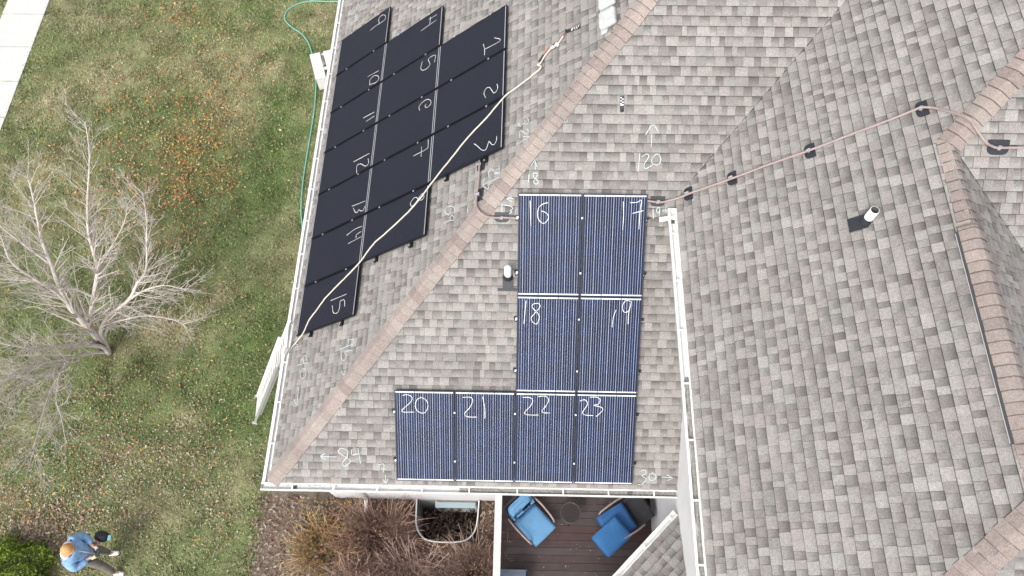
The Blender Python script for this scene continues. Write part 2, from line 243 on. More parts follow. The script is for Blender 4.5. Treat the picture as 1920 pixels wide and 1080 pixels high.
PB = Plane((6.978, -0.481, -0.02), (0.7071, 0.7071, 0), ((1, -1), 0.42))

def sh_hip(z): return (z / TW, z / TS, z)
v0 = (XE + (ZT - HE) / TE, ZT / TS, ZT)                       # valley top
def valley_at(x): z = HE + TE * (x - XE); return (x, z / TS, z)
ne_top = (XE + (ZT - HE) / TE, YR + (ZT - ZR) / TS, ZT)
yeave_se = YEND - (ZR - HE) / TS
x2e = XR + (ZR - HE) / TE2
xvb = XR + (ZR - HE) / TE2
REG = {
 'S': (PS, [[(0, 0, 0), (XW, 0, 0), valley_at(XW), sh_hip(valley_at(XW)[2])],
            [sh_hip(valley_at(XW)[2]), valley_at(XW), v0, sh_hip(ZT)]]),
 'W': (PW, [[(0, 0, 0), sh_hip(ZT), (ZT / TW, 14.0, ZT), (0, 14.0, 0)]]),
 'E': (PE, [[(XE, yeave_se, HE), (XR, YEND, ZR), (XR, YR, ZR), valley_at(XR), (XE, valley_at(XE)[1], HE)],
            [(XR, YR, ZR), ne_top, v0, valley_at(XR)]]),
 'E2': (P2, [[(XR, YEND, ZR), (x2e, yeave_se, HE), (xvb, YR - (ZR - HE) / TS, HE), (XR, YR, ZR)]]),
 'P': (PP, [[(XR, YR, ZR), (xvb, YR - (ZR - HE) / TS, HE), (18.0, YR - (ZR - HE) / TS, HE), (18.0, ne_top[1], ZT), ne_top]]),
 'SE': (PSE, [[(XR, YEND, ZR), (XE, yeave_se, HE), (x2e, yeave_se, HE)]]),
}
def clip(poly, a, b, c):
    out = []
    for i in range(len(poly)):
        p, q = poly[i], poly[(i + 1) % len(poly)]
        fp, fq = a * p[0] + b * p[1] + c, a * q[0] + b * q[1] + c
        if fp >= 0: out.append(p)
        if (fp >= 0) != (fq >= 0):
            t = fp / (fp - fq); out.append((p[0] + (q[0] - p[0]) * t, p[1] + (q[1] - p[1]) * t))
    return out
def clip_poly(poly, region):
    area = sum(region[i][0] * region[(i + 1) % len(region)][1] - region[(i + 1) % len(region)][0] * region[i][1] for i in range(len(region)))
    sg = 1 if area > 0 else -1
    for i in range(len(region)):
        (x0, y0), (x1, y1) = region[i], region[(i + 1) % len(region)]
        a, b = -(y1 - y0) * sg, (x1 - x0) * sg
        if abs(a) + abs(b) < 1e-9: continue
        poly = clip(poly, a, b, -(a * x0 + b * y0))
        if len(poly) < 3: return []
    return poly

# ------------------------------------------------------------------ materials
def shingle_material():
    m = bpy.data.materials.new('asphalt_shingle_granules'); m.use_nodes = True
    nt = m.node_tree; b = nt.nodes['Principled BSDF']; b.inputs['Roughness'].default_value = 0.93
    b.inputs['Specular IOR Level'].default_value = 0.25
    tc = nd(nt, 'ShaderNodeTexCoord'); a = nd(nt, 'ShaderNodeVertexColor'); a.layer_name = 'Col'
    n1 = nd(nt, 'ShaderNodeTexNoise', Scale=95.0, Detail=5.0, Roughness=0.8)
    n2 = nd(nt, 'ShaderNodeTexNoise', Scale=1.1, Detail=5.0, Roughness=0.7)
    n3 = nd(nt, 'ShaderNodeTexNoise', Scale=34.0, Detail=2.0)
    for n in (n1, n2, n3): nt.links.new(tc.outputs['Object'], n.inputs['Vector'])
    r1 = nd(nt, 'ShaderNodeMapRange'); r1.inputs[1].default_value = 0.32; r1.inputs[2].default_value = 0.68; r1.inputs[3].default_value = 0.60; r1.inputs[4].default_value = 1.40
    r2 = nd(nt, 'ShaderNodeMapRange'); r2.inputs[1].default_value = 0.35; r2.inputs[2].default_value = 0.65; r2.inputs[3].default_value = 0.90; r2.inputs[4].default_value = 1.08
    r3 = nd(nt, 'ShaderNodeMapRange'); r3.inputs[1].default_value = 0.35; r3.inputs[2].default_value = 0.65; r3.inputs[3].default_value = 0.91; r3.inputs[4].default_value = 1.09
    for n, r in ((n1, r1), (n2, r2), (n3, r3)): nt.links.new(n.outputs['Fac'], r.inputs[0])
    src = a.outputs[0]
    for r in (r1, r2, r3):
        mx = nd(nt, 'ShaderNodeVectorMath', operation='MULTIPLY'); nt.links.new(src, mx.inputs[0]); nt.links.new(r.outputs[0], mx.inputs[1]); src = mx.outputs[0]
    nt.links.new(src, b.inputs['Base Color'])
    bp = nd(nt, 'ShaderNodeBump', Strength=0.5, Distance=0.004); nt.links.new(n1.outputs['Fac'], bp.inputs['Height']); nt.links.new(bp.outputs[0], b.inputs['Normal'])
    return m
M_SH = shingle_material()
M_WHITE = mat('white_aluminium', (0.78, 0.78, 0.76), 0.45, noise=0.10, scale=9)
M_WALL = mat('white_vinyl_siding', (0.62, 0.61, 0.62), 0.55, noise=0.05, scale=3)
M_DARKMETAL = mat('black_painted_flashing', (0.022, 0.024, 0.032), 0.5, noise=0.3, scale=30)
M_GRIME = mat('gutter_grit', (0.20, 0.19, 0.17), 0.95, noise=0.4, scale=25, col2=(0.42, 0.41, 0.38))
M_FRAME = mat('black_anodised_frame', (0.012, 0.014, 0.02), 0.4, metal=0.3)
M_FRAMEB = mat('blue_black_frame', (0.02, 0.03, 0.055), 0.4, metal=0.3)
M_SILVER = mat('silver_metal', (0.62, 0.63, 0.65), 0.35, metal=0.5)
M_RIBBON = mat('tinned_ribbon', (0.50, 0.54, 0.62), 0.45, spec=.3)
M_RIBBONK = mat('dim_ribbon', (0.085, 0.09, 0.12), 0.5, spec=.2)
M_BACK = mat('dark_backsheet', (0.010, 0.014, 0.030), 0.35, spec=0.25)
M_BACKK = mat('black_backsheet', (0.004, 0.005, 0.010), 0.4, spec=0.08)
M_CELLK = mat('black_silicon_cell', (0.0045, 0.0052, 0.012), 0.4, noise=0.15, scale=3, spec=0.08)
M_CHALK = mat('chalk', (0.72, 0.72, 0.70), 0.95, noise=0.25, scale=90)
M_CHALKB = mat('pale_blue_chalk', (0.50, 0.58, 0.60), 0.95, noise=0.3, scale=90)
M_ROPE = mat('off_white_rope', (0.60, 0.55, 0.47), 0.9, noise=0.2, scale=60)
M_CONDUIT = mat('weathered_pink_brown_conduit', (0.34, 0.262, 0.245), 0.6, noise=0.12, scale=14)
M_PVC = mat('white_pvc', (0.80, 0.80, 0.79), 0.4)
M_PVCDARK = mat('pipe_bore', (0.10, 0.10, 0.10), 0.8)

# shingle tones (albedo)
TONES = [(0.300, 0.286, 0.274), (0.318, 0.303, 0.289), (0.275, 0.263, 0.252), (0.298, 0.273, 0.262), (0.340, 0.326, 0.311), (0.262, 0.250, 0.241), (0.308, 0.284, 0.271), (0.300, 0.292, 0.278), (0.325, 0.311, 0.297), (0.240, 0.222, 0.214)]
TONES_C = [(0.355, 0.312, 0.288), (0.335, 0.297, 0.276), (0.372, 0.33, 0.303), (0.318, 0.275, 0.257), (0.35, 0.317, 0.294)]
EXPO = 0.1435
cells_all = []                  # (weight, slope name, MB)
def cell_mb(pl, region2d, u0, u1, d0, d1, raised, tone, band):
    """one tab of a laminated shingle, a sloping slab clipped to its roof plane"""
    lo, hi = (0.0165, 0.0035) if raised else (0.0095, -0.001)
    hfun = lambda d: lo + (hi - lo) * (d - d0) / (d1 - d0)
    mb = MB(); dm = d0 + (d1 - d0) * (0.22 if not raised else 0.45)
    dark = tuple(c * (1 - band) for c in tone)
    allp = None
    dz = d1 - 0.012 - 0.010          # from here up, a painted shadow line under the butt of the course above
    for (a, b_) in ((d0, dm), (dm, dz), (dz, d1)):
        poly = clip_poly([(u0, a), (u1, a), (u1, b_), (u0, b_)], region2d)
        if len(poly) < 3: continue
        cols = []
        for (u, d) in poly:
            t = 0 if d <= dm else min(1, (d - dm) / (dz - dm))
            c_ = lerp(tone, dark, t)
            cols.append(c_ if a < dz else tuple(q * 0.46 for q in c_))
        top = [pl.P(u, d, hfun(d)) for u, d in poly]
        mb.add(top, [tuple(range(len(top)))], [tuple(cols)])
        n = len(top); low = [pl.P(u, d, -0.012) for u, d in poly]
        sf = []
        for i in range(n):
            (ua, da), (ub, db) = poly[i], poly[(i + 1) % n]
            if (abs(da - dm) < 1e-6 and abs(db - dm) < 1e-6) or (abs(da - dz) < 1e-6 and abs(db - dz) < 1e-6): continue
            sf.append((i, n + i, n + (i + 1) % n, (i + 1) % n))
        side = tuple(c * 0.38 for c in tone)      # cut edge: bare asphalt between the granules
        if sf: mb.add(top + low, sf, side)
    return mb
def wind(mb, pl):
    """make the top faces look outward"""
    for i, f in enumerate(mb.f):
        a, b, c = (Vector(mb.v[k]) for k in f[:3])
        if (b - a).cross(c - a).dot(pl.N) < -1e-9:
            mb.f[i] = tuple(reversed(f))
            if isinstance(mb.c[i][0], (tuple, list)): mb.c[i] = tuple(reversed(mb.c[i]))
    return mb
cam_inv = cam.matrix_world.inverted()
def to_px(p):
    q = cam_inv @ Vector((p[0], p[1], p[2] + Z0))
    if q.z >= -0.1: return None
    return (960 + 1422.906 * q.x / -q.z, 540 - 1422.906 * q.y / -q.z)
def shingle_slope(key, pl, polys, parent, seed, expo=EXPO, d_off=0.0, hide=None):
    rnd = random.Random(seed)
    regs = [[pl.uv(p) for p in poly] for poly in polys]
    for reg in regs:
        umin, umax = min(p[0] for p in reg), max(p[0] for p in reg)
        dmin, dmax = min(p[1] for p in reg), max(p[1] for p in reg)
    umin = min(p[0] for r in regs for p in r); umax = max(p[0] for r in regs for p in r)
    dmin = min(p[1] for r in regs for p in r); dmax = max(p[1] for r in regs for p in r)
    k = 0
    d = dmin + d_off
    while d < dmax:
        u = umin - rnd.uniform(0, 0.3); raised = rnd.random() < .5
        wob = rnd.uniform(-0.002, 0.002)
        strip = rnd.uniform(0, 1.0); joint = u + strip
        while u < umax:
            w = rnd.choice((0.075, 0.10, 0.125, 0.125, 0.15, 0.16, 0.19)) if raised else rnd.choice((0.08, 0.10, 0.115, 0.13, 0.15))
            tone = rnd.choice(TONES); j = rnd.uniform(0.95, 1.05)
            lift = 1.07 if raised else 0.97
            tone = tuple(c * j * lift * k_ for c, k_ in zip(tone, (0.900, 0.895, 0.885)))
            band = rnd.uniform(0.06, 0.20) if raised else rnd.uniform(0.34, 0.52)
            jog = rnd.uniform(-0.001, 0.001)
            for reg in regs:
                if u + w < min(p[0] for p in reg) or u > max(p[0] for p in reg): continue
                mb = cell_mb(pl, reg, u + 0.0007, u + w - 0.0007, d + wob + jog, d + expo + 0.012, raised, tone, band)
                if mb.f:
                    wind(mb, pl)
                    c = sum((Vector(v) for v in mb.v), Vector()) / len(mb.v)
                    px = to_px(c); wt = 0
                    if px and 0 < px[0] < 1920 and 0 < px[1] < 1080 and w > 0.11 and len(mb.v) >= 16:
                        dist = (Vector((c.x, c.y, c.z + Z0)) - cam.location).normalized()
                        L = (Vector((c.x, c.y, c.z + Z0)) - cam.location).length
                        wt = w * abs(dist.dot(pl.N)) / L ** 2
                    cells_all.append((wt, key, mb))
            u += w
            if rnd.random() < 0.12: u += 0.0015
            raised = (not raised) if rnd.random() < 0.86 else raised
        d += expo

# ================================================================== SETTING: lawn, walk, planting bed
def vnoise(X, Y, s, seed):
    r = np.random.default_rng(seed); G = r.random((256, 256))
    x, y = X / s + 57.3, Y / s + 91.7
    i, j = np.floor(x).astype(int), np.floor(y).astype(int); fx, fy = x - i, y - j
    fx, fy = fx * fx * (3 - 2 * fx), fy * fy * (3 - 2 * fy)
    g = lambda a, b: G[a % 256, b % 256]
    return (g(i, j) * (1 - fx) + g(i + 1, j) * fx) * (1 - fy) + (g(i, j + 1) * (1 - fx) + g(i + 1, j + 1) * fx) * fy
def grass_colour(X, Y):
    n = 0.45 * vnoise(X, Y, 1.7, 1) + 0.3 * vnoise(X, Y, 0.55, 2) + 0.25 * vnoise(X, Y, 0.2, 3)
    dry = np.clip((n - 0.36) * 2.0, 0, 1) * 0.62 + 0.15
    for cx, cy, a, b in TAN: dry += 0.55 * np.exp(-(((X - cx) / a) ** 2 + ((Y - cy) / b) ** 2) * 1.4) * (0.5 + vnoise(X, Y, 0.3, 9))
    for cx, cy, a, b in GREEN: dry -= 0.20 * np.exp(-(((X - cx) / a) ** 2 + ((Y - cy) / b) ** 2))
    dry = np.clip(dry, 0, 1)[..., None]
    g = np.array([0.098, 0.140, 0.047]); t = np.array([0.29, 0.265, 0.155])
    c = g * (1 - dry) + t * dry
    m = 0.75 + 0.5 * vnoise(X, Y, 0.33, 5)
    return c * m[..., None]
WELL = (2.12, 3.48, -0.55, 0.36)
BED = (-1.08, 3.86, -3.4, 0.96)
def quad_grid(name, xs, ys, z, m, colf, skip=None, relief=0.0):
    X, Y = np.meshgrid(xs, ys, indexing='ij')
    Zs = np.full_like(X, z) + relief * (vnoise(X, Y, 0.25, 11) - 0.5) + relief * 0.6 * (vnoise(X, Y, 0.09, 12) - 0.5)
    nx, ny = X.shape
    verts = np.stack([X, Y, Zs + Z0], -1).reshape(-1, 3)
    I, J = np.meshgrid(np.arange(nx - 1), np.arange(ny - 1), indexing='ij')
    q = np.stack([I * ny + J, (I + 1) * ny + J, (I + 1) * ny + J + 1, I * ny + J + 1], -1).reshape(-1, 4)
    if skip is not None:
        cx = (X[:-1, :-1] + X[1:, 1:]).reshape(-1) / 2; cy = (Y[:-1, :-1] + Y[1:, 1:]).reshape(-1) / 2
        q = q[~skip(cx, cy)]
    me = bpy.data.meshes.new(name)
    me.vertices.add(len(verts)); me.vertices.foreach_set('co', verts.ravel())
    me.loops.add(q.size); me.loops.foreach_set('vertex_index', q.ravel().astype(np.int32))
    me.polygons.add(len(q)); me.polygons.foreach_set('loop_start', np.arange(0, q.size, 4, dtype=np.int32))
    me.polygons.foreach_set('loop_total', np.full(len(q), 4, dtype=np.int32))
    me.update(calc_edges=True)
    ca = me.color_attributes.new('Col', 'FLOAT_COLOR', 'POINT')
    C = colf(X, Y).reshape(-1, 3); ca.data.foreach_set('color', np.concatenate([C, np.ones((len(C), 1))], 1).ravel())
    me.materials.append(m); o = bpy.data.objects.new(name, me); COL.objects.link(o); return o
def tri_soup(name, V, F, C, m):
    """V (n,3), F (m,k) and one colour per face"""
    me = bpy.data.meshes.new(name); k = F.shape[1]
    V = V.copy(); V[:, 2] += Z0
    me.vertices.add(len(V)); me.vertices.foreach_set('co', V.ravel())
    me.loops.add(F.size); me.loops.foreach_set('vertex_index', F.ravel().astype(np.int32))
    me.polygons.add(len(F)); me.polygons.foreach_set('loop_start', np.arange(0, F.size, k, dtype=np.int32))
    me.polygons.foreach_set('loop_total', np.full(len(F), k, dtype=np.int32))
    me.update(calc_edges=True)
    ca = me.color_attributes.new('Col', 'FLOAT_COLOR', 'CORNER')
    cc = np.repeat(np.concatenate([C, np.ones((len(C), 1))], 1), k, axis=0); ca.data.foreach_set('color', cc.ravel())
    me.materials.append(m); o = bpy.data.objects.new(name, me); COL.objects.link(o); return o

M_LAWN = mat('turf_soil_and_thatch', (0, 0, 0), 0.95, noise=0.45, scale=38, attr=True, bump=0.6, bscale=60, spec=0.1)
M_BLADE = mat('grass_blade', (0, 0, 0), 0.8, attr=True, spec=0.2)
M_LEAF = mat('dead_leaf', (0, 0, 0), 0.75, attr=True, noise=0.2, scale=40, spec=0.3)
M_MULCH = mat('mulch', (0, 0, 0), 0.95, noise=0.5, scale=45, attr=True, bump=0.8, bscale=70, spec=0.1)
M_CONC = mat('pale_concrete', (0.56, 0.55, 0.53), 0.85, noise=0.06, scale=8, bump=0.1, bscale=90)

GND = -3.5
ax = lambda a, b, s: np.linspace(a, b, int(round((b - a) / s)) + 1)
lawn = quad_grid('lawn', ax(-14, 0.4, 0.08), ax(-3.4, 16.6, 0.08), GND, M_LAWN, grass_colour, lambda x, y: (x > BED[0]) & (y < BED[3]) | (x > 0.36) & (y > 0.36), relief=0.03)
tag(lawn, kind='structure')
far = MB()
for (x0, x1, y0, y1) in ((-160, -14, -160, 160), (-14, 0.36, 16.6, 160), (0.36, 160, 14.0, 160), (-14, 160, -160, -3.4), (3.86, 160, -3.4, 0.36), (17.8, 160, 0.36, 14.0)):
    far.add([(x0, y0, GND - 0.004), (x1, y0, GND - 0.004), (x1, y1, GND - 0.004), (x0, y1, GND - 0.004)], [(0, 1, 2, 3)], (0.12, 0.13, 0.05))
tag(far.build('distant_lawn', M_LAWN, colors=True), kind='structure')
def bed_colour(X, Y):
    n = vnoise(X, Y, 0.15, 21); n2 = vnoise(X, Y, 0.6, 22)
    a = np.array([0.075, 0.050, 0.038]); b = np.array([0.19, 0.155, 0.125])
    t = np.clip(n * 0.7 + n2 * 0.5 - 0.2 + 0.5 * np.exp(-((X + 0.6) / 0.9) ** 2), 0, 1)[..., None]
    return a * (1 - t) + b * t
bed = quad_grid('planting_bed', ax(BED[0] - .12, 3.96, 0.04), ax(BED[2], BED[3], 0.04), GND + 0.012, M_MULCH, bed_colour,
                lambda x, y: (x > WELL[0] + .02) & (x < WELL[1] - .02) & (y > WELL[2] + .03), relief=0.05)
tag(bed, kind='structure')

# concrete walk, one slab per joint
walk = tag(MB().box((-10.63, 5, GND - 0.06), (1.24, 60, 0.10)).build('sidewalk', mat('joint_sand', (0.07, 0.065, 0.055), 0.95)), kind='structure')
yj = 14.184 + 1.262 * 9
while yj > -12:
    s = MB(); w = 1.23; x0 = -11.25 + random.uniform(-.004, .004); a, b = yj - 1.262 + 0.012, yj - 0.012
    hz = 0.022 + random.uniform(-.003, .003)
    s.prism([(x0, a, GND - 0.02), (x0 + w + .02, a, GND - 0.02), (x0 + w + .02, b, GND - 0.02), (x0, b, GND - 0.02)], (0, 0, 1), 0.02 + hz)
    s.build('paving_slab', M_CONC, walk); yj -= 1.262

# grass blades over the near lawn
n = 240000
X = rng.uniform(-13, 0.35, n); Y = rng.uniform(-2.6, 16, n)
keep = ~((X > BED[0] - .03 * rng.standard_normal(n)) & (Y < BED[3])) & ~((X > -11.27 + .03) & (X < -10.0 + 0.03 * rng.standard_normal(n)))
X, Y = X[keep], Y[keep]; n = len(X)
an = rng.uniform(0, 2 * np.pi, n); L = rng.uniform(0.035, 0.085, n); wd = rng.uniform(0.008, 0.022, n)
lean = rng.uniform(0.3, 1.0, n)
base = np.stack([X, Y, np.full(n, GND)], 1)
dx = np.stack([np.cos(an), np.sin(an), np.zeros(n)], 1); sx = np.stack([-np.sin(an), np.cos(an), np.zeros(n)], 1)
tip = base + dx * (L * lean)[:, None] + np.array([0, 0, 1]) * (L * 0.55)[:, None]
V = np.stack([base - sx * wd[:, None], base + sx * wd[:, None], tip], 1).reshape(-1, 3)
F = np.arange(3 * n).reshape(n, 3)
C = grass_colour(X, Y) * rng.uniform(0.35, 1.9, n)[:, None]
strw = rng.random(n) < 0.16; C[strw] = np.array([0.30, 0.26, 0.16]) * rng.uniform(0.7, 1.35, strw.sum())[:, None]
tag(tri_soup('grass', V, F, C, M_BLADE), 'short patchy green and tan turf grass over the whole lawn', 'grass', kind='stuff')

# fallen leaves
def leaves(name, X, Y, z, size, cols, label, m=M_LEAF, curl=1.0):
    n = len(X); an = rng.uniform(0, 2 * np.pi, n); L = size * rng.uniform(0.6, 1.25, n); w = L * rng.uniform(0.10, 0.24, n)
    up = rng.uniform(0.15, 0.7, n) * L * curl
    c = np.stack([X, Y, z + rng.uniform(0.0, 0.03, n)], 1)
    dx = np.stack([np.cos(an), np.sin(an), rng.uniform(-.2, .2, n)], 1); sx = np.stack([-np.sin(an), np.cos(an), rng.uniform(-.5, .5, n)], 1)
    zz = np.array([0, 0, 1.0])
    bend = sx * (w * rng.uniform(-1.2, 1.2, n))[:, None]
    A = c - dx * L[:, None] / 2 + zz * (up * .5)[:, None]; B = c + dx * L[:, None] / 2 + zz * (up * .6)[:, None]
    m1 = c + sx * w[:, None] + bend; m2 = c - sx * w[:, None] + bend; mc = c + bend * 1.1 - zz * 0.0 + zz * .004
    m1 = m1 + zz * (w * .9)[:, None]; m2 = m2 + zz * (w * .5)[:, None]
    V = np.stack([A, m1, mc, m2, B], 1).reshape(-1, 3)
    b = np.arange(n) * 5
    F = np.concatenate([np.stack([b, b + 1, b + 2], 1), np.stack([b + 1, b + 4, b + 2], 1), np.stack([b, b + 2, b + 3], 1), np.stack([b + 2, b + 4, b + 3], 1)])
    C0 = np.array(cols)[rng.integers(0, len(cols), n)] * rng.uniform(0.7, 1.3, n)[:, None]
    C = np.concatenate([C0] * 4)
    return tag(tri_soup(name, V, F, C, m), label, 'leaves', kind='stuff')
OR = [(0.48, 0.22, 0.06), (0.40, 0.17, 0.05), (0.56, 0.34, 0.13), (0.28, 0.12, 0.05), (0.52, 0.38, 0.20), (0.38, 0.22, 0.08), (0.24, 0.12, 0.06)]
PL = [(0.44, 0.38, 0.30), (0.32, 0.26, 0.20), (0.56, 0.52, 0.46), (0.27, 0.19, 0.13), (0.40, 0.27, 0.16), (0.20, 0.13, 0.09), (0.24, 0.16, 0.12)]
XO, YO, XP, YP = [], [], [], []
for cx, cy, a, b, k in LEAFC:
    orange = cy > 3.0
    k = int(k * (1.75 if orange else 1.7))
    x = cx + a * rng.standard_normal(k) * 0.72; y = cy + b * rng.standard_normal(k) * 0.72
    mix = rng.random(k) < (0.85 if orange else 0.10)
    ok = ~((x > BED[0]) & (y < BED[3])) & (x < 0.2) & ~((x < -9.95)) & (rng.random(k) < 0.25 + 1.3 * vnoise(x, y, 0.5, 77))
    XO.append(x[ok & mix]); YO.append(y[ok & mix]); XP.append(x[ok & ~mix]); YP.append(y[ok & ~mix])
leaves('orange_leaves', np.concatenate(XO), np.concatenate(YO), GND + 0.015, 0.080, OR, 'curled orange fallen leaves scattered over the middle of the lawn')
leaves('pale_leaves', np.concatenate(XP), np.concatenate(YP), GND + 0.015, 0.052, PL, 'small pale tan fallen leaves scattered over the lower lawn')
xb = rng.uniform(BED[0] - .28, 3.85, 4200); yb = rng.uniform(-1.9, 0.34, 4200)
dens = np.exp(-((xb + 0.3) / 1.1) ** 2) * 1.0 + 0.22
ok = (rng.random(4200) < dens) & ~((xb > WELL[0]) & (xb < WELL[1]) & (yb > WELL[2]))
leaves('leaf_litter', xb[ok], yb[ok], GND + 0.03, 0.095, [(0.27, 0.20, 0.15), (0.20, 0.135, 0.10), (0.36, 0.30, 0.25), (0.22, 0.13, 0.09), (0.27, 0.22, 0.18), (0.15, 0.09, 0.07)], 'grey brown leaf litter and dead stalks covering the planting bed', curl=1.3)
xb = rng.normal(-5.9, 0.55, 1500); yb = rng.normal(-0.75, 0.42, 1500)
leaves('mulch_leaves', xb, yb, GND + 0.02, 0.075, [(0.36, 0.26, 0.20), (0.25, 0.15, 0.11), (0.45, 0.36, 0.28), (0.20, 0.12, 0.09)], 'brown leaf litter gathered around the green bush')

# ================================================================== THE HOUSE
house = empty('house', 'grey shingled house with hipped roofs, white gutters and pale siding', 'house')
slopes = {}
M_DECKING = mat('roof_underlay', (0.06, 0.06, 0.06), 0.95)
for key, (pl, polys) in REG.items():
    mb = MB()
    for poly in polys:
        mb.prism([Vector(p) - pl.N * 0.11 for p in poly], pl.N, 0.105)
    slopes[key] = mb.build('roof_slope', M_DECKING, house)
lab = {'S': 'south slope carrying the blue panels', 'W': 'west slope carrying the black panels', 'E': 'tall east block slope facing west', 'E2': 'narrow slope beyond the ridge', 'P': 'slope at the upper right corner', 'SE': 'slope at the lower right corner'}
for k, o in slopes.items(): o['label'] = lab[k]
# small angled bay roof below the east block
bay_poly = [(5.0, -2.35, -0.02), (7.059, -0.40, -0.02), (7.059, -4.2, -0.02 + 0.42 * 2.69)]
bp2 = [PB.uv(p) for p in bay_poly]
bay_poly = [PB.P(-2.6, 0), PB.P(0.115, 0), None]
# right edge follows the wall x = 7.059
def bay_pt(u, d): return PB.P(u, d)
dmax = 2.2
Uv, Dv = PB.U, PB.D
u_at = lambda d: (7.058 - PB.O.x - Dv.x * d) / Uv.x
bay_poly = [PB.P(-2.6, 0), PB.P(u_at(0), 0), PB.P(u_at(dmax), dmax), PB.P(-2.6 - 0.0, dmax)]
slopes['B'] = MB().prism([Vector(p) - PB.N * 0.08 for p in bay_poly], PB.N, 0.075).build('roof_slope', M_DECKING, house)
slopes['B']['label'] = 'small lower slope set at an angle beside the deck'

for i, (key, (pl, polys)) in enumerate(REG.items()):
    shingle_slope(key, pl, polys, house, 100 + i, d_off=(-0.02 if key != 'P' else 0.0))
shingle_slope('B', PB, [bay_poly], house, 140, d_off=-0.02)
cells_all.sort(key=lambda t: -t[0])
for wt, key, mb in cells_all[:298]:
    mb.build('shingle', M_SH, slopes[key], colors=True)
rest = {}
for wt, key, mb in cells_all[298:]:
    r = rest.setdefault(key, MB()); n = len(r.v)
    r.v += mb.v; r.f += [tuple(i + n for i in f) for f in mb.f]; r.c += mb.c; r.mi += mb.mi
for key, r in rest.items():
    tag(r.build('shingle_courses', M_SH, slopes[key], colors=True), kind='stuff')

# hip and ridge caps: every cap is a folded strip lapping the one below
def caps(P0, P1, plA, plB, w, name, seed, lift=0.012, expo=0.143, parent=house, w2=None, cut0=0.0):
    rnd = random.Random(seed); P0, P1 = Vector(P0), Vector(P1); T = (P1 - P0); L = T.length; T.normalize()
    def side(pl, other):
        s = pl.N.cross(T); s.normalize()
        mid = (P0 + P1) / 2 + s
        # the side direction must lie on this plane's own side: below the other plane's surface extension
        if (mid - (P0 + P1) / 2).dot(other.N) > 0: s = -s
        return s
    sA, sB = side(plA, plB), side(plB, plA); up = (plA.N + plB.N).normalized()
    d = cut0
    while d < L - 0.02:
        e = min(expo * rnd.uniform(0.93, 1.06), L - d); wa = w * rnd.uniform(0.965, 1.03); wb = (w2 or w) * rnd.uniform(0.965, 1.03)
        skew = rnd.uniform(-0.006, 0.006)
        tone = tuple(a_ * b_ for a_, b_ in zip(rnd.choice(TONES_C), (0.965, 0.92, 0.905))); j = rnd.uniform(.86, 1.0); tone = tuple(c * j for c in tone)
        rows = []
        for (t, h) in ((d - 0.004, lift + 0.016), (d + e - 0.013, lift + 0.002), (d + e + 0.012, lift)):
            row = []
            for k, (s, ww, N) in enumerate(((sA, wa, plA.N), (sA, wa * .5, plA.N), (sA, 0.02, (plA.N + up) / 2), (sB, 0.02, (plB.N + up) / 2), (sB, wb * .5, plB.N), (sB, wb, plB.N))):
                sk = skew * (k - 2.5) / 2.5 if t < d else 0
                hh = h * (1.0 if 0 < k < 5 else 0.85)
                row.append(P0 + T * (t + sk) + s * ww + N * hh)
            rows.append(row)
        n = 6; vs = rows[0] + rows[2] + [v - up * 0.016 for v in rows[0]] + [v - up * 0.013 for v in rows[2]] + rows[1]
        fs = [(i, i + 1, 4 * n + i + 1, 4 * n + i) for i in range(n - 1)]
        cols = [tone] * len(fs)
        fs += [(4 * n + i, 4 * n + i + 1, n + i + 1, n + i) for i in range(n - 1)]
        cols += [tuple(c * .5 for c in tone)] * (n - 1)  # shadow under the next cap's butt, put into the colour
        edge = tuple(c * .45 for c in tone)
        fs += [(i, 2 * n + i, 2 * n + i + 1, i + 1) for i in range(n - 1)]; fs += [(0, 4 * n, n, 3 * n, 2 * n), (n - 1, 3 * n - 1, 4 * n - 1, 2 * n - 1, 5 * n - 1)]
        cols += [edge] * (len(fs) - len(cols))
        mb = MB().add(vs, fs, cols)
        for i, f in enumerate(mb.f):
            a, b, c = (Vector(mb.v[k2]) for k2 in f[:3])
            if i < 2 * n - 2 and (b - a).cross(c - a).dot(up) < 0: mb.f[i] = tuple(reversed(f))
        mb.build(name, M_SH, parent, colors=True)
        d += e
hip_line = MB().tube([Vector((0, 0, 0)) - Vector((0, 0, 0.03)), Vector(sh_hip(ZT)) - Vector((0, 0, 0.03))], 0.02, 4).build('hip', M_DECKING, house)
hip_line['label'] = 'long hip running from the near left corner up to the top edge'
caps((0.02, 0.02, 0.02), sh_hip(ZT), PW, PS, 0.158, 'cap_shingle', 31, parent=hip_line)
hip2 = MB().tube([Vector((XR, YR, ZR - 0.03)), Vector(ne_top) - Vector((0, 0, 0.03))], 0.02, 4).build('hip', M_DECKING, house)
hip2['label'] = 'short hip at the upper right crossed by the conduit'
caps((XR, YR, ZR), ne_top, PE, PP, 0.158, 'cap_shingle', 32, parent=hip2, lift=0.016)
hip3 = MB().tube([Vector((XE, yeave_se, HE - 0.03)), Vector((XR, YEND, ZR - 0.03))], 0.02, 4).build('hip', M_DECKING, house)
hip3['label'] = 'hip at the lower right corner'
caps((XE, yeave_se, HE), (XR, YEND, ZR), PE, PSE, 0.165, 'cap_shingle', 33, parent=hip3)
hip4 = MB().tube([Vector((x2e, yeave_se, HE - 0.03)), Vector((XR, YEND, ZR - 0.03))], 0.02, 4).build('hip', M_DECKING, house)
caps((x2e, yeave_se, HE), (XR, YEND, ZR), P2, PSE, 0.165, 'cap_shingle', 35, parent=hip4)
ridge = MB().tube([Vector((XR, YEND, ZR - 0.03)), Vector((XR, YR, ZR - 0.03))], 0.02, 4).build('ridge', M_DECKING, house)
ridge['label'] = 'ridge with a raised vent along its lower half'
RV0, RV1 = 2.08, -0.46          # the raised ridge vent runs between these
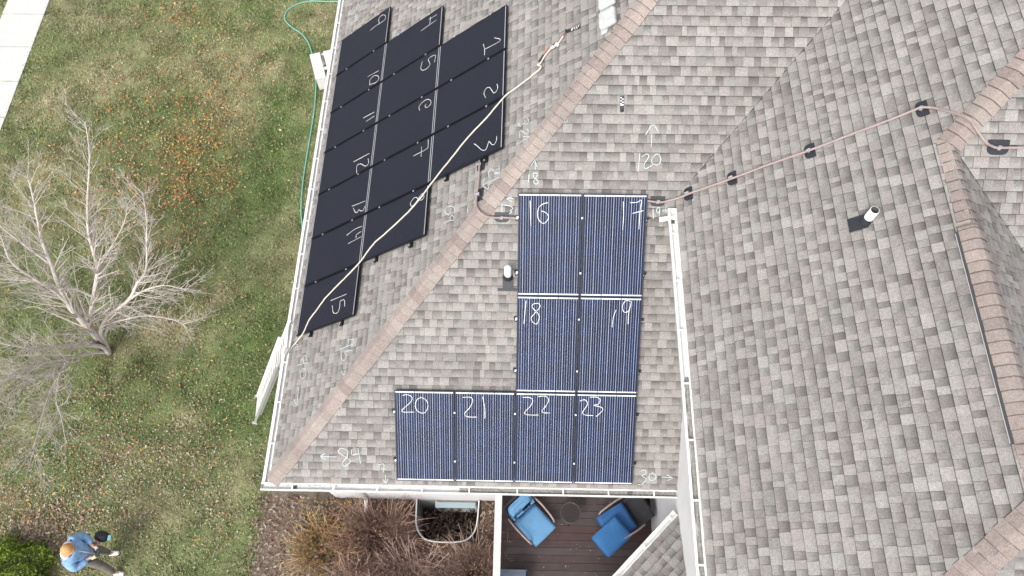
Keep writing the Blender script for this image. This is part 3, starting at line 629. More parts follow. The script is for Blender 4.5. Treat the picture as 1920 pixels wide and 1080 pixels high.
caps((XR, RV0, ZR), (XR, YR + .12, ZR), PE, P2, 0.150, 'cap_shingle', 36, parent=ridge)
caps((XR, RV1, ZR), (XR, RV0 + 0.05, ZR), PE, P2, 0.155, 'cap_shingle', 37, parent=ridge, lift=0.045)
caps((XR, YEND - 0.06, ZR), (XR, RV1, ZR), PE, P2, 0.155, 'cap_shingle', 38, parent=ridge)
rv = MB()
dR = PE.uv((XR, RV0, ZR))[1]
RR = Matrix((PE.D, PE.U, PE.N)).transposed()
for y0, y1 in ((RV1, (RV0 + RV1) / 2 - 0.004), ((RV0 + RV1) / 2 + 0.004, RV0)):
    rv.box(PE.P((y0 + y1) / 2, dR - 0.165, 0.016), (0.046, y1 - y0, 0.030), RR)
rvo = rv.build('ridge_vent', mat('dark_vent_plastic', (0.05, 0.05, 0.055), 0.6), house)
MB().box(PE.P((RV0 + RV1) / 2, dR - 0.192, 0.018), (0.010, RV0 - RV1 - 0.02, 0.010), RR).build('drip_edge', M_SILVER, rvo)

# thin dark strips standing in for the gap shadow along both valleys
vb = MB()
A0, A1 = Vector(valley_at(XE + 0.05)), Vector(v0)
T = (A1 - A0).normalized(); sE = T.cross(PE.N).normalized(); sS = T.cross(PS.N).normalized()
if sE.x < 0: sE = -sE
if sS.x > 0: sS = -sS
o = MB().tube([Vector(valley_at(XE + 0.25)) + Vector((0, 0, .012)), Vector(v0) + Vector((0, 0, .012))], 0.006, 4).build('valley_shadow', M_DECKING, house)
o = MB().tube([Vector((XR + .12, YR - .12 * TE2 / TS, ZR - .12 * TE2 + .012)), Vector((xvb, YR - (ZR - HE) / TS, HE + .012))], 0.009, 4).build('valley_shadow', M_DECKING, house)
# ---- walls
walls = MB()
def wall(p0, p1, z0, z1, lap=0.115):
    """lapped siding: courses leaning out at the bottom"""
    p0, p1 = Vector((*p0, 0)), Vector((*p1, 0)); t = (p1 - p0).normalized(); nrm = Vector((t.y, -t.x, 0))
    z = z0; mb = MB()
    while z < z1 - 1e-6:
        ze = min(z + lap, z1)
        q = [p0 + nrm * 0.014 + Vector((0, 0, z)), p1 + nrm * 0.014 + Vector((0, 0, z)), p1 + nrm * 0.003 + Vector((0, 0, ze)), p0 + nrm * 0.003 + Vector((0, 0, ze)),
             p0 + nrm * 0.003 + Vector((0, 0, z)), p1 + nrm * 0.003 + Vector((0, 0, z))]
        mb.add(q, [(0, 1, 2, 3), (4, 5, 1, 0)]); z = ze
    return mb
def solid(x0, x1, y0, y1, z0, z1): return MB().box(((x0 + x1) / 2, (y0 + y1) / 2, (z0 + z1) / 2), (x1 - x0, y1 - y0, z1 - z0))
w = wall((0.36, 0.36), (XW, 0.36), GND, -0.02 + 0.2).build('wall', M_WALL, house); w['label'] = 'south wall under the blue panel slope'
w = wall((0.36, 14.0), (0.36, 0.36), GND, 0.2).build('wall', M_WALL, house)
w = wall((XW, 5.4), (XW, -3.7), GND, HE + 0.16).build('wall', M_WALL, house); w['label'] = 'tall white wall of the east block beside the deck'
w = wall((XW, -3.7), (x2e - .35, -3.7), GND, HE + 0.16).build('wall', M_WALL, house)
solid(0.37, 12.2, 0.37, 13.9, GND - 0.2, -0.15).build('house_core', M_WALL, house)
solid(XW + 0.01, x2e - 0.36, -3.69, 5.3, GND - .2, HE - 0.12).build('house_core', M_WALL, house)
solid(12.3, 17.8, 0.7, 13.9, GND - .2, HE - 0.12).build('house_core', M_WALL, house)
MB().box(((ZT / TW + 18) / 2, 12.3, ZT - .1), (18 - ZT / TW, 3.4, 0.1)).build('flat_roof', M_DECKING, house)
MB().box(((XE + 6.65 + 18) / 2, 8.88, ZT - .1), (18 - XE - 6.65, 3.4, 0.1)).build('flat_roof', M_DECKING, house)
# bay walls below the angled slope
bw = MB()
bn = Vector((-0.7071, 0.7071, 0))
e0, e1 = PB.P(-2.6, 0), PB.P(u_at(0), 0)
q0, q1 = e0 - bn * 0.3, e1 - bn * 0.3
bw = wall((q1.x, q1.y), (q0.x, q0.y), -2.8, -0.06)
bw.build('wall', M_WALL, house)
# soffits and fascias
sf = MB()
sf.box(((XE + XW) / 2 + 0.0, (5.2 + yeave_se) / 2, HE - 0.135), (XW - XE - 0.01, 5.2 - yeave_se, 0.012))
sf.box((XE + 0.012, (3.7 + yeave_se) / 2, HE - 0.085), (0.02, 3.7 - yeave_se, 0.12))
sf.box((XW / 2, 0.18, -0.155), (XW - 0.02, 0.34, 0.012)); sf.box((XW / 2, 0.012, -0.09), (XW - .03, 0.02, 0.13))
sf.box((0.18, 7.2, -0.155), (0.34, 13.6, 0.012)); sf.box((0.012, 7.0, -0.09), (0.02, 13.9, 0.13))
sf.build('soffit', M_WHITE, house)

# ---- gutters: open troughs with hangers
def gutter(name, p0, p1, out, hangers, label, wid=0.134, dep=0.075, top=-0.012, lip=0.024):
    p0, p1, out = Vector(p0), Vector(p1), Vector(out).normalized(); up = Vector((0, 0, 1)); T = (p1 - p0).normalized()
    prof = [(0.026, top - 0.004), (0.0, top), (0.0, top - dep), (0.085, top - dep), (wid * 0.86, top - dep * .55), (wid, top - dep * .40), (wid, top), (wid - lip, top), (wid - lip, top - 0.010)]
    th = 0.003
    g = MB(); N = 14
    segs = [p0.lerp(p1, i / N) for i in range(N + 1)]
    outer = [(x + (th if x > 0.05 else -0.001), z - (th if z < top - .02 else 0.001)) for x, z in prof[1:7]]
    for sgn, pr in ((1, prof), (-1, outer)):
        vs = []
        for i, s in enumerate(segs):
            jit = 0.0015 * math.sin(i * 2.3 + p0.x)
            vs += [s + out * (x + jit) + up * z for x, z in pr]
        k = len(pr); fs = [(i * k + j, i * k + j + 1, (i + 1) * k + j + 1, (i + 1) * k + j) for i in range(N) for j in range(k - 1)]
        g.add(vs, fs)
    for s in (p0, p1):
        g.add([s + out * x + up * z for x, z in prof[1:7]], [tuple(range(6))])
    o = g.build(name, M_WHITE, house); o['label'] = label
    R = Matrix((T, out, up)).transposed()
    for h in hangers:
        MB().box(p0 + T * h + out * (wid * .5) + up * (top + 0.004), (0.026, wid + 0.004, 0.006), R).build('hanger', M_WHITE, o)
    return o
gS = gutter('gutter', (-0.145, 0, 0), (7.045, 0, 0), (0, -1, 0), [0.55, 1.27, 2.03, 2.80, 3.62, 4.45, 5.24, 6.02, 6.80], 'white gutter along the south eave, partly filled with grit')
gW = gutter('gutter', (0, 13.9, 0), (0, -0.0, 0), (-1, 0, 0), [0.3 + 0.76 * i for i in range(18)], 'long white gutter along the west eave', lip=0.052, dep=.055)
gE = gutter('gutter', (XE, 3.74, HE), (XE, yeave_se, HE), (-1, 0, 0), [0.45 + 0.80 * i for i in range(10)], 'white gutter along the high eave of the east block', lip=0.034)
gB = gutter('gutter', PB.P(u_at(0) - 0.02, 0), PB.P(-2.6, 0), bn, [0.14, 0.80, 1.5], 'short angled gutter beside the deck', top=0.0, wid=0.112, lip=0.018)
def grit(par, p0, p1, out, w, seed, z):
    r = random.Random(seed); p0, p1, out = Vector(p0), Vector(p1), Vector(out); N = 60; vs, fs = [], []
    for i in range(N + 1):
        s = p0.lerp(p1, i / N); a = 0.008 + r.uniform(0, 0.006); b = w - r.uniform(0.0, 0.028)
        vs += [s + out * a + Vector((0, 0, z)), s + out * (a + b) / 2 + Vector((0, 0, z + r.uniform(.004, .014))), s + out * b + Vector((0, 0, z))]
    for i in range(N): fs += [(3 * i, 3 * i + 1, 3 * i + 4, 3 * i + 3), (3 * i + 1, 3 * i + 2, 3 * i + 5, 3 * i + 4)]
    tag(MB().add(vs, fs).build('gutter_grit', M_GRIME, par), kind='stuff')
grit(gS, (3.3, 0, 0), (7.03, 0, 0), (0, -1, 0), 0.112, 3, -0.066)
grit(gS, (0.2, 0, 0), (1.5, 0, 0), (0, -1, 0), 0.035, 5, -0.077)
grit(gW, (0, 13.5, 0), (0, 0.3, 0), (-1, 0, 0), 0.035, 4, -0.058)
grit(gE, (XE, 1.0, HE), (XE, yeave_se + .1, HE), (-1, 0, 0), 0.085, 6, -0.075)
for (x, y, z, par) in ((0.42, -0.06, -0.08, gS), (6.25, -0.055, -0.058, gS), (XE - 0.06, 3.55, HE - 0.08, gE)):
    MB().box((x, y, z), (0.09 if par is gS else 0.06, 0.05 if par is gS else 0.09, 0.006)).build('outlet', M_PVCDARK, par)
bo = PB.P(-0.42, 0) + bn * 0.055
MB().box((bo.x, bo.y, bo.z - 0.09), (0.06, 0.09, 0.006), Matrix.Rotation(math.radians(45), 3, 'Z')).build('outlet', M_PVCDARK, gB)
# spout that empties the high gutter onto the south slope
sp = MB()
q0 = Vector((XE - 0.03, 3.62, HE - 0.075)); q1 = Vector((XE - 0.26, 3.60, HE - 0.115))
sp.tube([q0, q1], 0.048, 4); so = sp.build('downspout', M_WHITE, house); so['label'] = 'short white spout emptying the high gutter onto the south slope'
# downspout elbow below the near corner
de = MB(); de.tube([(1.05, 0.24, -0.42), (0.98, 0.10, -0.30), (0.55, -0.06, -0.12)], 0.042, 4); de.tube([(1.05, 0.27, -0.42), (1.05, 0.29, -3.3), (1.05, 0.05, -3.42)], 0.04, 4)
do = de.build('downspout', M_WHITE, house); do['label'] = 'white downspout under the near left gutter corner'

# ---- chalk strokes: flat ribbons on the surface they are written on
def chalk_mb(pl, strokes, off, w=0.016):
    mb = MB()
    for st in strokes:
        pts = smooth_path([(u, d, 0) for u, d in st], 4) if len(st) > 2 else [Vector((*st[0], 0)), Vector((*st[0], 0)).lerp(Vector((*st[1], 0)), .5), Vector((*st[1], 0))]
        L, R_ = [], []
        for i, p in enumerate(pts):
            t = pts[min(i + 1, len(pts) - 1)] - pts[max(i - 1, 0)]
            if t.length < 1e-6: t = Vector((1, 0, 0))
            t.normalize(); s = Vector((-t.y, t.x, 0)); ww = w * random.uniform(0.32, 0.56)
            L.append(pl.P(p.x + s.x * ww, p.y + s.y * ww, off)); R_.append(pl.P(p.x - s.x * ww, p.y - s.y * ww, off))
        n = len(pts); mb.add(L + R_, [(i, i + 1, n + i + 1, n + i) for i in range(n - 1)])
    return mb
wt = ['chalk mark near the top of the west gutter', 'chalk tick at the top edge of the west slope', 'chalked number and arrow right of panel three', 'chalked measurement beside the conduit', 'chalked number between the black panels and the hip', 'chalked number and arrow beside the long hip', 'chalked number and arrow by the ladder', 'small chalk mark at the rope end']
for k, st in enumerate(CH_W):
    o = chalk_mb(PW, st, 0.019, 0.013).build('chalk_writing', M_CHALKB, slopes['W']); o['label'] = wt[k]
st_ = ['chalked 18 with an upward arrow', 'chalked 13 with a left arrow', 'chalked 120 with an upward arrow', 'chalked 19 with a right arrow', 'chalked 84 with a left arrow', 'chalked 7 with a down arrow', 'chalked 30 with a right arrow']
for k, st in enumerate(CH_S):
    o = chalk_mb(PS, st, 0.019, 0.013).build('chalk_writing', M_CHALKB, slopes['S']); o['label'] = st_[k]

# ---- conduit and its flashed stand-offs
cpts = [PW.P(*q, 0.06) for q in CON_W] + [PS.P(*q, 0.09) for q in CON_H] + [PS.P(*q, 0.06) for q in CON_S]
def conduit(pts, label, r=0.0165):
    o = MB().tube(smooth_path(pts, 5), r, 8).build('conduit', M_CONDUIT, house, smooth=True); o['label'] = label; return o
c1 = conduit(cpts, 'pink brown conduit curving from the black panels over the hip to panel 16')
cp2 = [PS.P(*q, 0.06) for q in CON_S2] + [PE.P(*q, 0.06) for q in CON_E] + [PP.P(*q, 0.10) for q in CON_P] + [PP.P(*q, 0.06) for q in CON_P2]
c2 = conduit(cp2, 'long pink brown conduit climbing the east block slope from panel 17')
def flashing(pl, u, d, su, sd, par, rot=0.0):
    pts = []
    for k in range(10):        # rounded downhill edge
        a = math.pi + math.pi * k / 9; pts.append((su * math.cos(a), -sd * 0.2 + sd * 0.8 * max(-1, math.sin(a) * 1.25) * 0.85))
    pts += [(su, sd), (-su, sd)]
    o = MB().prism([pl.P(u + x, d + y, 0.016) for x, y in pts], pl.N, 0.004).build('flashing', M_DARKMETAL, par)
    cl = MB(); cl.box(pl.P(u, d, 0.045), (0.035, 0.035, 0.05)); cl.box(pl.P(u, d, 0.068), (0.075, 0.02, 0.012), Matrix.Rotation(0.5, 3, 'Z'))
    cl.build('clamp', M_SILVER, par)
for (u, d) in FL_W: flashing(PW, u, d, 0.115, 0.09, c1)
flashing(PS, *FL_S[0], 0.115, 0.085, c1)
flashing(PS, *FL_S[1], 0.115, 0.085, c2)
for (u, d) in FL_E: flashing(PE, u, d, 0.115, 0.08, c2)
for (u, d) in FL_P: flashing(PP, u, d, 0.135, 0.10, c2)

# ---- vent pipes
def vent_pipe(pl, u, d, r, h, label, closed=False, fu=0.11, fd=0.16, foff=(0, 0)):
    b = pl.P(u, d, 0.0); mb = MB(); n = 20; up = Vector((0, 0, 1)); dep = -0.12
    ring = lambda rr, z: [b + Vector((rr * math.cos(2 * math.pi * k / n), rr * math.sin(2 * math.pi * k / n), z)) for k in range(n)]
    q = lambda o1, o2: [(o1 + k, o1 + (k + 1) % n, o2 + (k + 1) % n, o2 + k) for k in range(n)]
    if closed:
        vs = ring(r, dep) + ring(r, h) + ring(r * .8, h + r * .5) + ring(r * .35, h + r * .68); mb.add(vs, q(0, n) + q(n, 2 * n) + q(2 * n, 3 * n) + [tuple(range(3 * n, 4 * n))])
    else:
        vs = ring(r, dep) + ring(r, h) + ring(r * .88, h) + ring(r * .88, h - 0.25); mb.add(vs, q(0, n) + q(n, 2 * n))
    o = mb.build('vent_pipe', M_PVC, house, smooth=True); o['label'] = label
    if not closed:
        vs = ring(r * .879, h - .002) + ring(r * .879, h - 0.3); MB().add(vs, q(0, n) + [tuple(range(n, 2 * n))]).build('bore', M_PVCDARK, o)
    fu0, fd0 = u + foff[0], d + foff[1]
    MB().prism([pl.P(fu0 + x, fd0 + y, 0.018) for x, y in ((-fu, -fd), (fu, -fd), (fu, fd), (-fu, fd))], pl.N, 0.004).build('flashing', M_DARKMETAL, o)
    MB().tube([b + pl.N * 0.015, b + up * 0.07 + pl.N * 0.02], [r * 1.5, r * 1.04], 16).build('boot', M_DARKMETAL, o)
    return o
vent_pipe(PS, VP1[0][0] - 0.005, VP1[0][1] + 0.02, 0.058, 0.30, 'white rounded vent pipe left of the blue panels', closed=True, fu=0.085, fd=0.11, foff=(0, -0.09))
vent_pipe(PE, VP2[0][0], VP2[0][1], 0.058, 0.27, 'white open vent pipe on the east block slope', fu=0.10, fd=0.12, foff=(-0.01, -0.10))
# low L shaped foot of the first vent's flashing
MB().prism([PS.P(VP1[0][0] + x, VP1[0][1] + y, 0.02) for x, y in ((-0.17, -0.215), (0.15, -0.215), (0.15, -0.17), (-0.17, -0.17))], PS.N, 0.004).build('flashing', M_DARKMETAL, house)

# ---- box vents near the top edge
M_BOXV = mat('pale_grey_vent_hood', (0.50, 0.52, 0.515), 0.5, noise=0.12, scale=12)
def boxvent(outline, label):
    cx = sum(p[0] for p in outline) / len(outline); cy = sum(p[1] for p in outline) / len(outline)
    mb = MB(); n = 24; hu, hd, r = 0.160, 0.145, 0.045
    def rr(s, off):
        pts = []
        for k in range(n):
            a = 2 * math.pi * (k + .5) / n; c, s_ = math.cos(a), math.sin(a)
            x = (hu - r) * (1 if c > 0 else -1) + r * c; y = (hd - r) * (1 if s_ > 0 else -1) + r * s_
            pts.append(PW.P(cx + x * s, cy + y * s, off))
        return pts
    vs = rr(1.0, 0.04) + rr(1.0, 0.075) + rr(0.93, 0.10) + rr(0.80, 0.105)
    fs = [(a * n + k, a * n + (k + 1) % n, (a + 1) * n + (k + 1) % n, (a + 1) * n + k) for a in range(3) for k in range(n)] + [tuple(range(3 * n, 4 * n)), tuple(range(n))[::-1]]
    mb.add(vs, fs); o = mb.build('box_vent', M_BOXV, house); o['label'] = label
    MB().prism([PW.P(cx + x, cy + y, 0.015) for x, y in ((-hu - .06, -hd - .01), (hu - .03, -hd - .01), (hu - .03, hd - .05), (-hu - .06, -hd + .09))], PW.N, 0.006).build('flange', M_BOXV, o)
    MB().prism([PW.P(cx + x, cy + y, 0.02) for x, y in ((-hu * .8, -hd * .8), (hu * .8, -hd * .8), (hu * .8, hd * .8), (-hu * .8, hd * .8))], PW.N, 0.04).build('throat', M_DARKMETAL, o)
    return o
boxvent(BOXV, 'pale square roof vent with rounded corners near the top edge')
boxvent(BOXV2, 'pale square roof vent cut off by the top edge')

# ================================================================== solar panels
def cellmat(i, c):
    return mat('blue_silicon_cell', c, 0.35, noise=0.2, scale=7, spec=0.15, detail=3)
M_CELL = [cellmat(0, (0.007, 0.015, 0.050)), cellmat(1, (0.008, 0.019, 0.066)), cellmat(2, (0.0075, 0.0135, 0.042)), cellmat(3, (0.006, 0.017, 0.060)), cellmat(4, (0.009, 0.014, 0.040))]
def cell_mesh(name, m, sz=0.1545, cut=0.012):
    h = sz / 2; me = bpy.data.meshes.new(name)
    pts = [(-h + cut, -h), (h - cut, -h), (h, -h + cut), (h, h - cut), (h - cut, h), (-h + cut, h), (-h, h - cut), (-h, -h + cut)]
    me.from_pydata([(x, y, 0) for x, y in pts] + [(x, y, -0.001) for x, y in pts], [], [tuple(range(8))] + [(k, k + 8, (k + 1) % 8 + 8, (k + 1) % 8) for k in range(8)])
    me.materials.append(m); return me
CELLS = [cell_mesh('cell', m, 0.1545, 0.003) for m in M_CELL]
PWID, PLEN = 0.996, 1.640
def frame_mat(pl, u, d, lean=0.0):
    """matrix: local x = across the panel, y = up the slope, z = outward"""
    o = pl.P(u, d, 0.062); X_ = pl.U; Y_ = pl.D; Zn = pl.N
    if X_.cross(Y_).dot(Zn) < 0: X_ = -X_
    R = Matrix((X_, Y_, Zn)).transposed().to_4x4(); R.translation = (o.x, o.y, o.z + Z0); return R
def mesh_obj(name, mb, m, parent):
    me = bpy.data.meshes.new(name); me.from_pydata(mb.v, [], mb.f)
    for mm in (m if isinstance(m, (list, tuple)) else [m]): me.materials.append(mm)
    if any(mb.mi): me.polygons.foreach_set('material_index', mb.mi)
    me.update(); o = bpy.data.objects.new(name, me); COL.objects.link(o); o.parent = parent; return o
TH = 0.038
def make_frame():
    f = MB(); b = 0.011; W2, L2 = PWID / 2, PLEN / 2
    for sx_ in (-1, 1): f.box((sx_ * (W2 - b / 2), 0, TH / 2), (b, PLEN, TH))
    for sy in (-1, 1): f.box((0, sy * (L2 - b / 2), TH / 2), (PWID - 2 * b, b, TH))
    return f
def panel(number, pl, u, d, blue, label, strokes, group):
    t = bpy.data.objects.new('solar_panel', None); COL.objects.link(t); t.empty_display_size = .1
    t.matrix_world = frame_mat(pl, u, d) @ Matrix.Rotation(math.radians(random.uniform(-.12, .12)), 4, 'Z')
    tag(t, label, 'solar panel', group)
    if blue not in _proto: _proto[blue] = {}
    pr = _proto[blue]
    def share(key, mk, m):
        if key not in pr: pr[key] = mesh_obj(key, mk(), m, t); return pr[key]
        o = pr[key].copy(); COL.objects.link(o); o.parent = t; return o
    share('frame', make_frame, M_FRAMEB if blue else M_FRAME)
    share('backsheet', lambda: MB().box((0, 0, TH - 0.006), (PWID - 0.022, PLEN - 0.022, 0.004)), M_BACK if blue else M_BACKK)
    if blue:
        for i in range(6):
            for j in range(10):
                o = bpy.data.objects.new('cell', CELLS[min(4, int(abs(random.gauss(0, 1.6))))]); COL.objects.link(o); o.parent = t
                o.location = ((i - 2.5) * 0.1582, (j - 4.5) * 0.1582 + 0.0, TH - 0.0022)
        def wires():
            r = MB()
            for i in range(6):
                for k in range(4):
                    wv = (0.0028, 0.0052, 0.0034, 0.0030, 0.0060, 0.0028, 0.0040)[(i * 4 + k) % 7]
                    r.box(((i - 2.5) * 0.1582 + (k - 1.5) * 0.0395, 0, TH - 0.0012), (wv, 1.574, 0.001))
            return r
        tag(share('busbar_wires', wires, M_RIBBON), kind='stuff')
        for s_ in (-1, 1):
            for j, x in enumerate((-0.325, 0.0, 0.325)):
                key = 'end_ribbon'
                o = share(key, lambda: MB().box((0, 0, TH - 0.0012), (0.314, 0.020, 0.0014)), M_RIBBONW); o.location = (x, s_ * (PLEN / 2 - 0.025), 0)
    else:
        share('cell_sheet', lambda: MB().box((0, 0, TH - 0.0035), (0.955, 1.585, 0.002)), M_CELLK)
        def wires():
            r = MB()
            for i in range(38): r.box(((i - 18.5) * 0.0250, 0, TH - 0.0015), (0.0045, 1.585, 0.001))
            return r
        tag(share('busbar_wires', wires, M_RIBBONK), kind='stuff')
        for s_ in (-1, 1):
            o = share('end_ribbon', lambda: MB().box((0, 0, TH - 0.0012), (0.955, 0.012, 0.0014)), M_RIBBONE); o.location = (0, s_ * (PLEN / 2 - 0.019), 0)
    # clamps on the two rails, at the panel's right-hand long side
    for y in (-PLEN * 0.27, PLEN * 0.27):
        o = share('clamp', lambda: MB().box((0, 0, TH + 0.003), (0.026, 0.030, 0.008)).box((0, 0, TH + .008), (0.012, .012, .006)), M_SILVER)
        o.location = (-PWID / 2 - 0.008, y, 0)
    # chalk number
    inv = t.matrix_world.inverted(); mb = chalk_mb(pl, strokes, 0.062 + TH + 0.0005, 0.011)
    mb.v = [tuple(inv @ Vector((x, y, z + Z0))) for x, y, z in mb.v]
    ch = mesh_obj('chalk_number', mb, M_CHALK, t)
    return t
_proto = {}
M_RIBBONW = mat('white_end_ribbon', (0.72, 0.74, 0.76), 0.45)
M_RIBBONE = mat('grey_end_ribbon', (0.46, 0.47, 0.50), 0.4)
XS0, DS0, PXX, PLL = 2.2248, 0.1272, 1.012, 1.6526
def bc(i, j): return (XS0 + (i + .5) * PXX, DS0 + (j + .5) * PLL)
blues = {16: (2, 2), 17: (3, 2), 18: (2, 1), 19: (3, 1), 20: (0, 0), 21: (1, 0), 22: (2, 0), 23: (3, 0)}
blab = {16: 'blue solar panel chalked 16, upper left of the blue block', 17: 'blue solar panel chalked 17, upper right beside the gutter end', 18: 'blue solar panel chalked 18, middle row on the left', 19: 'blue solar panel chalked 19 in thin strokes, middle row on the right',
        20: 'blue solar panel chalked 20, leftmost of the bottom row', 21: 'blue solar panel chalked 21, second from the left at the bottom', 22: 'blue solar panel chalked 22, below the one chalked 18', 23: 'blue solar panel chalked 23, bottom right of the blue block'}
for k, (i, j) in blues.items(): panel(k, PS, *bc(i, j), True, blab[k], CH_BLUE[k], 'blue solar panels on the south slope')
YB, DB, PBK, LBK = 7.7278, 0.2858, 1.0246, 1.6454
blacks = {}
for i in range(7): blacks[9 + i] = (i - 2, 0)
for i in range(5): blacks[4 + i] = (i - 1, 1)
for i in range(3): blacks[1 + i] = (i, 2)
pos = {1: 'top of the right column', 2: 'middle of the right column', 3: 'bottom of the right column', 4: 'top of the middle column', 5: 'second in the middle column', 6: 'third in the middle column', 7: 'fourth in the middle column', 8: 'bottom of the middle column, under the rope',
       9: 'top of the column by the gutter', 10: 'second down beside the west gutter', 11: 'third down beside the west gutter', 12: 'fourth down beside the west gutter', 13: 'fifth down beside the west gutter', 14: 'sixth down beside the west gutter', 15: 'lowest of all, by the ladder'}
for k, (i, j) in blacks.items():
    panel(k, PW, YB - (i + .5) * PBK, DB + (j + .5) * LBK, False, 'black solar panel chalked %d, %s' % (k, pos[k]), CH_BLACK[k], 'black solar panels on the west slope')
# rails
def rail(pl, u0, u1, d, label, group):
    t = bpy.data.objects.new('mounting_rail', None); COL.objects.link(t); tag(t, label, 'rail', group); t.empty_display_size = .1
    Tn = pl.U; R = Matrix((pl.U, pl.D, pl.N)).transposed()
    MB().box(pl.P((u0 + u1) / 2, d, 0.042), (abs(u1 - u0), 0.035, 0.036), R).build('rail_bar', M_FRAME, t)
    for u in (min(u0, u1) + 0.035, max(u0, u1) - 0.05):
        MB().box(pl.P(u, d - 0.045, 0.03), (0.05, 0.05, 0.03), R).build('foot', M_FRAME, t)
        MB().box(pl.P(u, d - 0.03, 0.064), (0.018, 0.018, 0.016), R).build('bolt', M_SILVER, t)
for col_, (i0, i1, nm) in enumerate(((-2, 5, 'column beside the west gutter'), (-1, 4, 'middle column of black panels'), (0, 3, 'right column of black panels'))):
    for y, w_ in ((-0.27, 'lower'), (0.27, 'upper')):
        rail(PW, YB - i1 * PBK - 0.065, YB - i0 * PBK + 0.045, DB + (col_ + .5) * LBK + y * PLEN, '%s black rail under the %s' % (w_, nm), 'black mounting rails under the panels')
for row, (i0, i1, nm) in enumerate(((0, 4, 'bottom row of blue panels'), (2, 4, 'middle row of blue panels'), (2, 4, 'top row of blue panels'))):
    for y, w_ in ((-0.27, 'lower'), (0.27, 'upper')):
        rail(PS, XS0 + i0 * PXX - 0.045, XS0 + i1 * PXX + 0.045, DS0 + (row + .5) * PLL + y * PLEN, '%s black rail under the %s' % (w_, nm), 'black mounting rails under the panels')

# ================================================================== rope, lanyard, anchors, hose
rp = [PW.P(*q, 0.030) for q in ROPE_TOP[1::-1]] + [PW.P(u, d, 0.045) for u, d in ROPE[:2]] + [PW.P(ROPE[2][0], ROPE[2][1], 0.075)] + [PW.P(u, d, 0.112) for u, d in ROPE[3:]] + [PW.P(u, d, 0.035) for u, d in ROPE_END]
rp += [Vector((-0.06, 2.42, 0.03)), Vector((-0.16, 2.36, -0.1))]
r_ = smooth_path(rp, 6); r_ = [p + Vector((random.uniform(-.003, .003), random.uniform(-.003, .003), 0)) for p in r_]
tag(MB().tube(r_, 0.0140, 6).build('safety_rope', M_ROPE, smooth=True), 'long off-white safety rope lying slack across the black panels', 'rope')
lan = empty('rope_grab_lanyard', 'red and black lanyard with white rope loops and steel hooks', 'lanyard')
M_RED = mat('red_webbing', (0.36, 0.10, 0.09), 0.8, noise=0.2, scale=60); M_BLKW = mat('black_webbing', (0.05, 0.035, 0.035), 0.8, noise=0.3, scale=50)
lw = [PW.P(*q, 0.035) for q in LANYARD]
def flat(pts, w_, h_, N_):
    mb = MB()
    for a, b in zip(pts[:-1], pts[1:]):
        t = (b - a); L_ = t.length; t.normalize(); s = N_.cross(t).normalized(); R = Matrix((t, s, N_)).transposed(); mb.box((a + b) / 2, (L_ + .01, w_, h_), R)
    return mb
flat([lw[0], lw[1]], 0.045, 0.025, PW.N).build('shock_pack', M_BLKW, lan)
flat([lw[1], lw[2], lw[3]], 0.04, 0.014, PW.N).build('webbing', M_RED, lan)
flat([lw[2].lerp(lw[3], .55), lw[2].lerp(lw[3], .85)], 0.035, 0.03, PW.N).build('buckle', M_BLKW, lan)
flat([lw[3], lw[4]], 0.022, 0.010, PW.N).build('strap', M_RED, lan)
tp = [PW.P(*q, 0.04) for q in ROPE_TOP]
MB().tube(smooth_path(tp, 6), 0.013, 6).build('rope_loop', M_ROPE, lan, smooth=True)
lp = [tp[3] + (tp[4] - tp[3]) * .2 + PW.U * 0.03 * math.sin(a) + PW.D * 0.055 * math.cos(a) for a in [k * .7 for k in range(10)]]
MB().tube(lp, 0.008, 5).build('snap_hook', M_SILVER, lan, smooth=True)
kn = MB(); 
for a in range(3): kn.tube([tp[4] + Vector((math.cos(a * 2.1 + k) * .028, math.sin(a * 2.1 + k) * .028, .01 * math.sin(k * 2))) for k in range(7)], 0.011, 5)
kn.build('knot', M_PVC, lan, smooth=True)
def anchor(pl, a, b, label):
    t = empty('roof_anchor', label, 'anchor')
    A, B = pl.P(*a, 0.022), pl.P(*b, 0.022); tt = (B - A).normalized(); s = pl.N.cross(tt).normalized(); R = Matrix((tt, s, pl.N)).transposed(); L_ = (B - A).length
    MB().box((A + B) / 2, (L_, 0.062, 0.006), R).build('plate', M_DARKMETAL, t)
    MB().tube([B - tt * .04 + pl.N * .006, B - tt * .02 + pl.N * .05, B + tt * .0 + pl.N * .006], 0.008, 6).build('ring', M_DARKMETAL, t)
    mk = MB(); q = A + tt * L_ * .55 + pl.N * .0045; mk.box(q, (0.02, 0.05, 0.002), R)
    for k in range(5): mk.box(A + tt * (0.025 + k * 0.022) + s * (0.014 if k % 2 else -0.014) + pl.N * .0045, (0.017, 0.020, 0.002), R)
    mk.build('print', M_PVC, t); return t
anchor(PW, ANCHOR_W[1], ANCHOR_W[0], 'small dark roof anchor at the head of the lanyard')
anchor(PS, ANCHOR_S[0], ANCHOR_S[1], 'small dark roof anchor alone on the shingles above panel 17')
M_HOSE = mat('teal_hose', (0.16, 0.50, 0.42), 0.5)
tag(MB().tube(smooth_path([(x, y, -3.455) for x, y, z in HOSE], 6), 0.0155, 8).build('garden_hose', M_HOSE, smooth=True), 'teal garden hose curving over the grass beside the west gutter', 'hose')

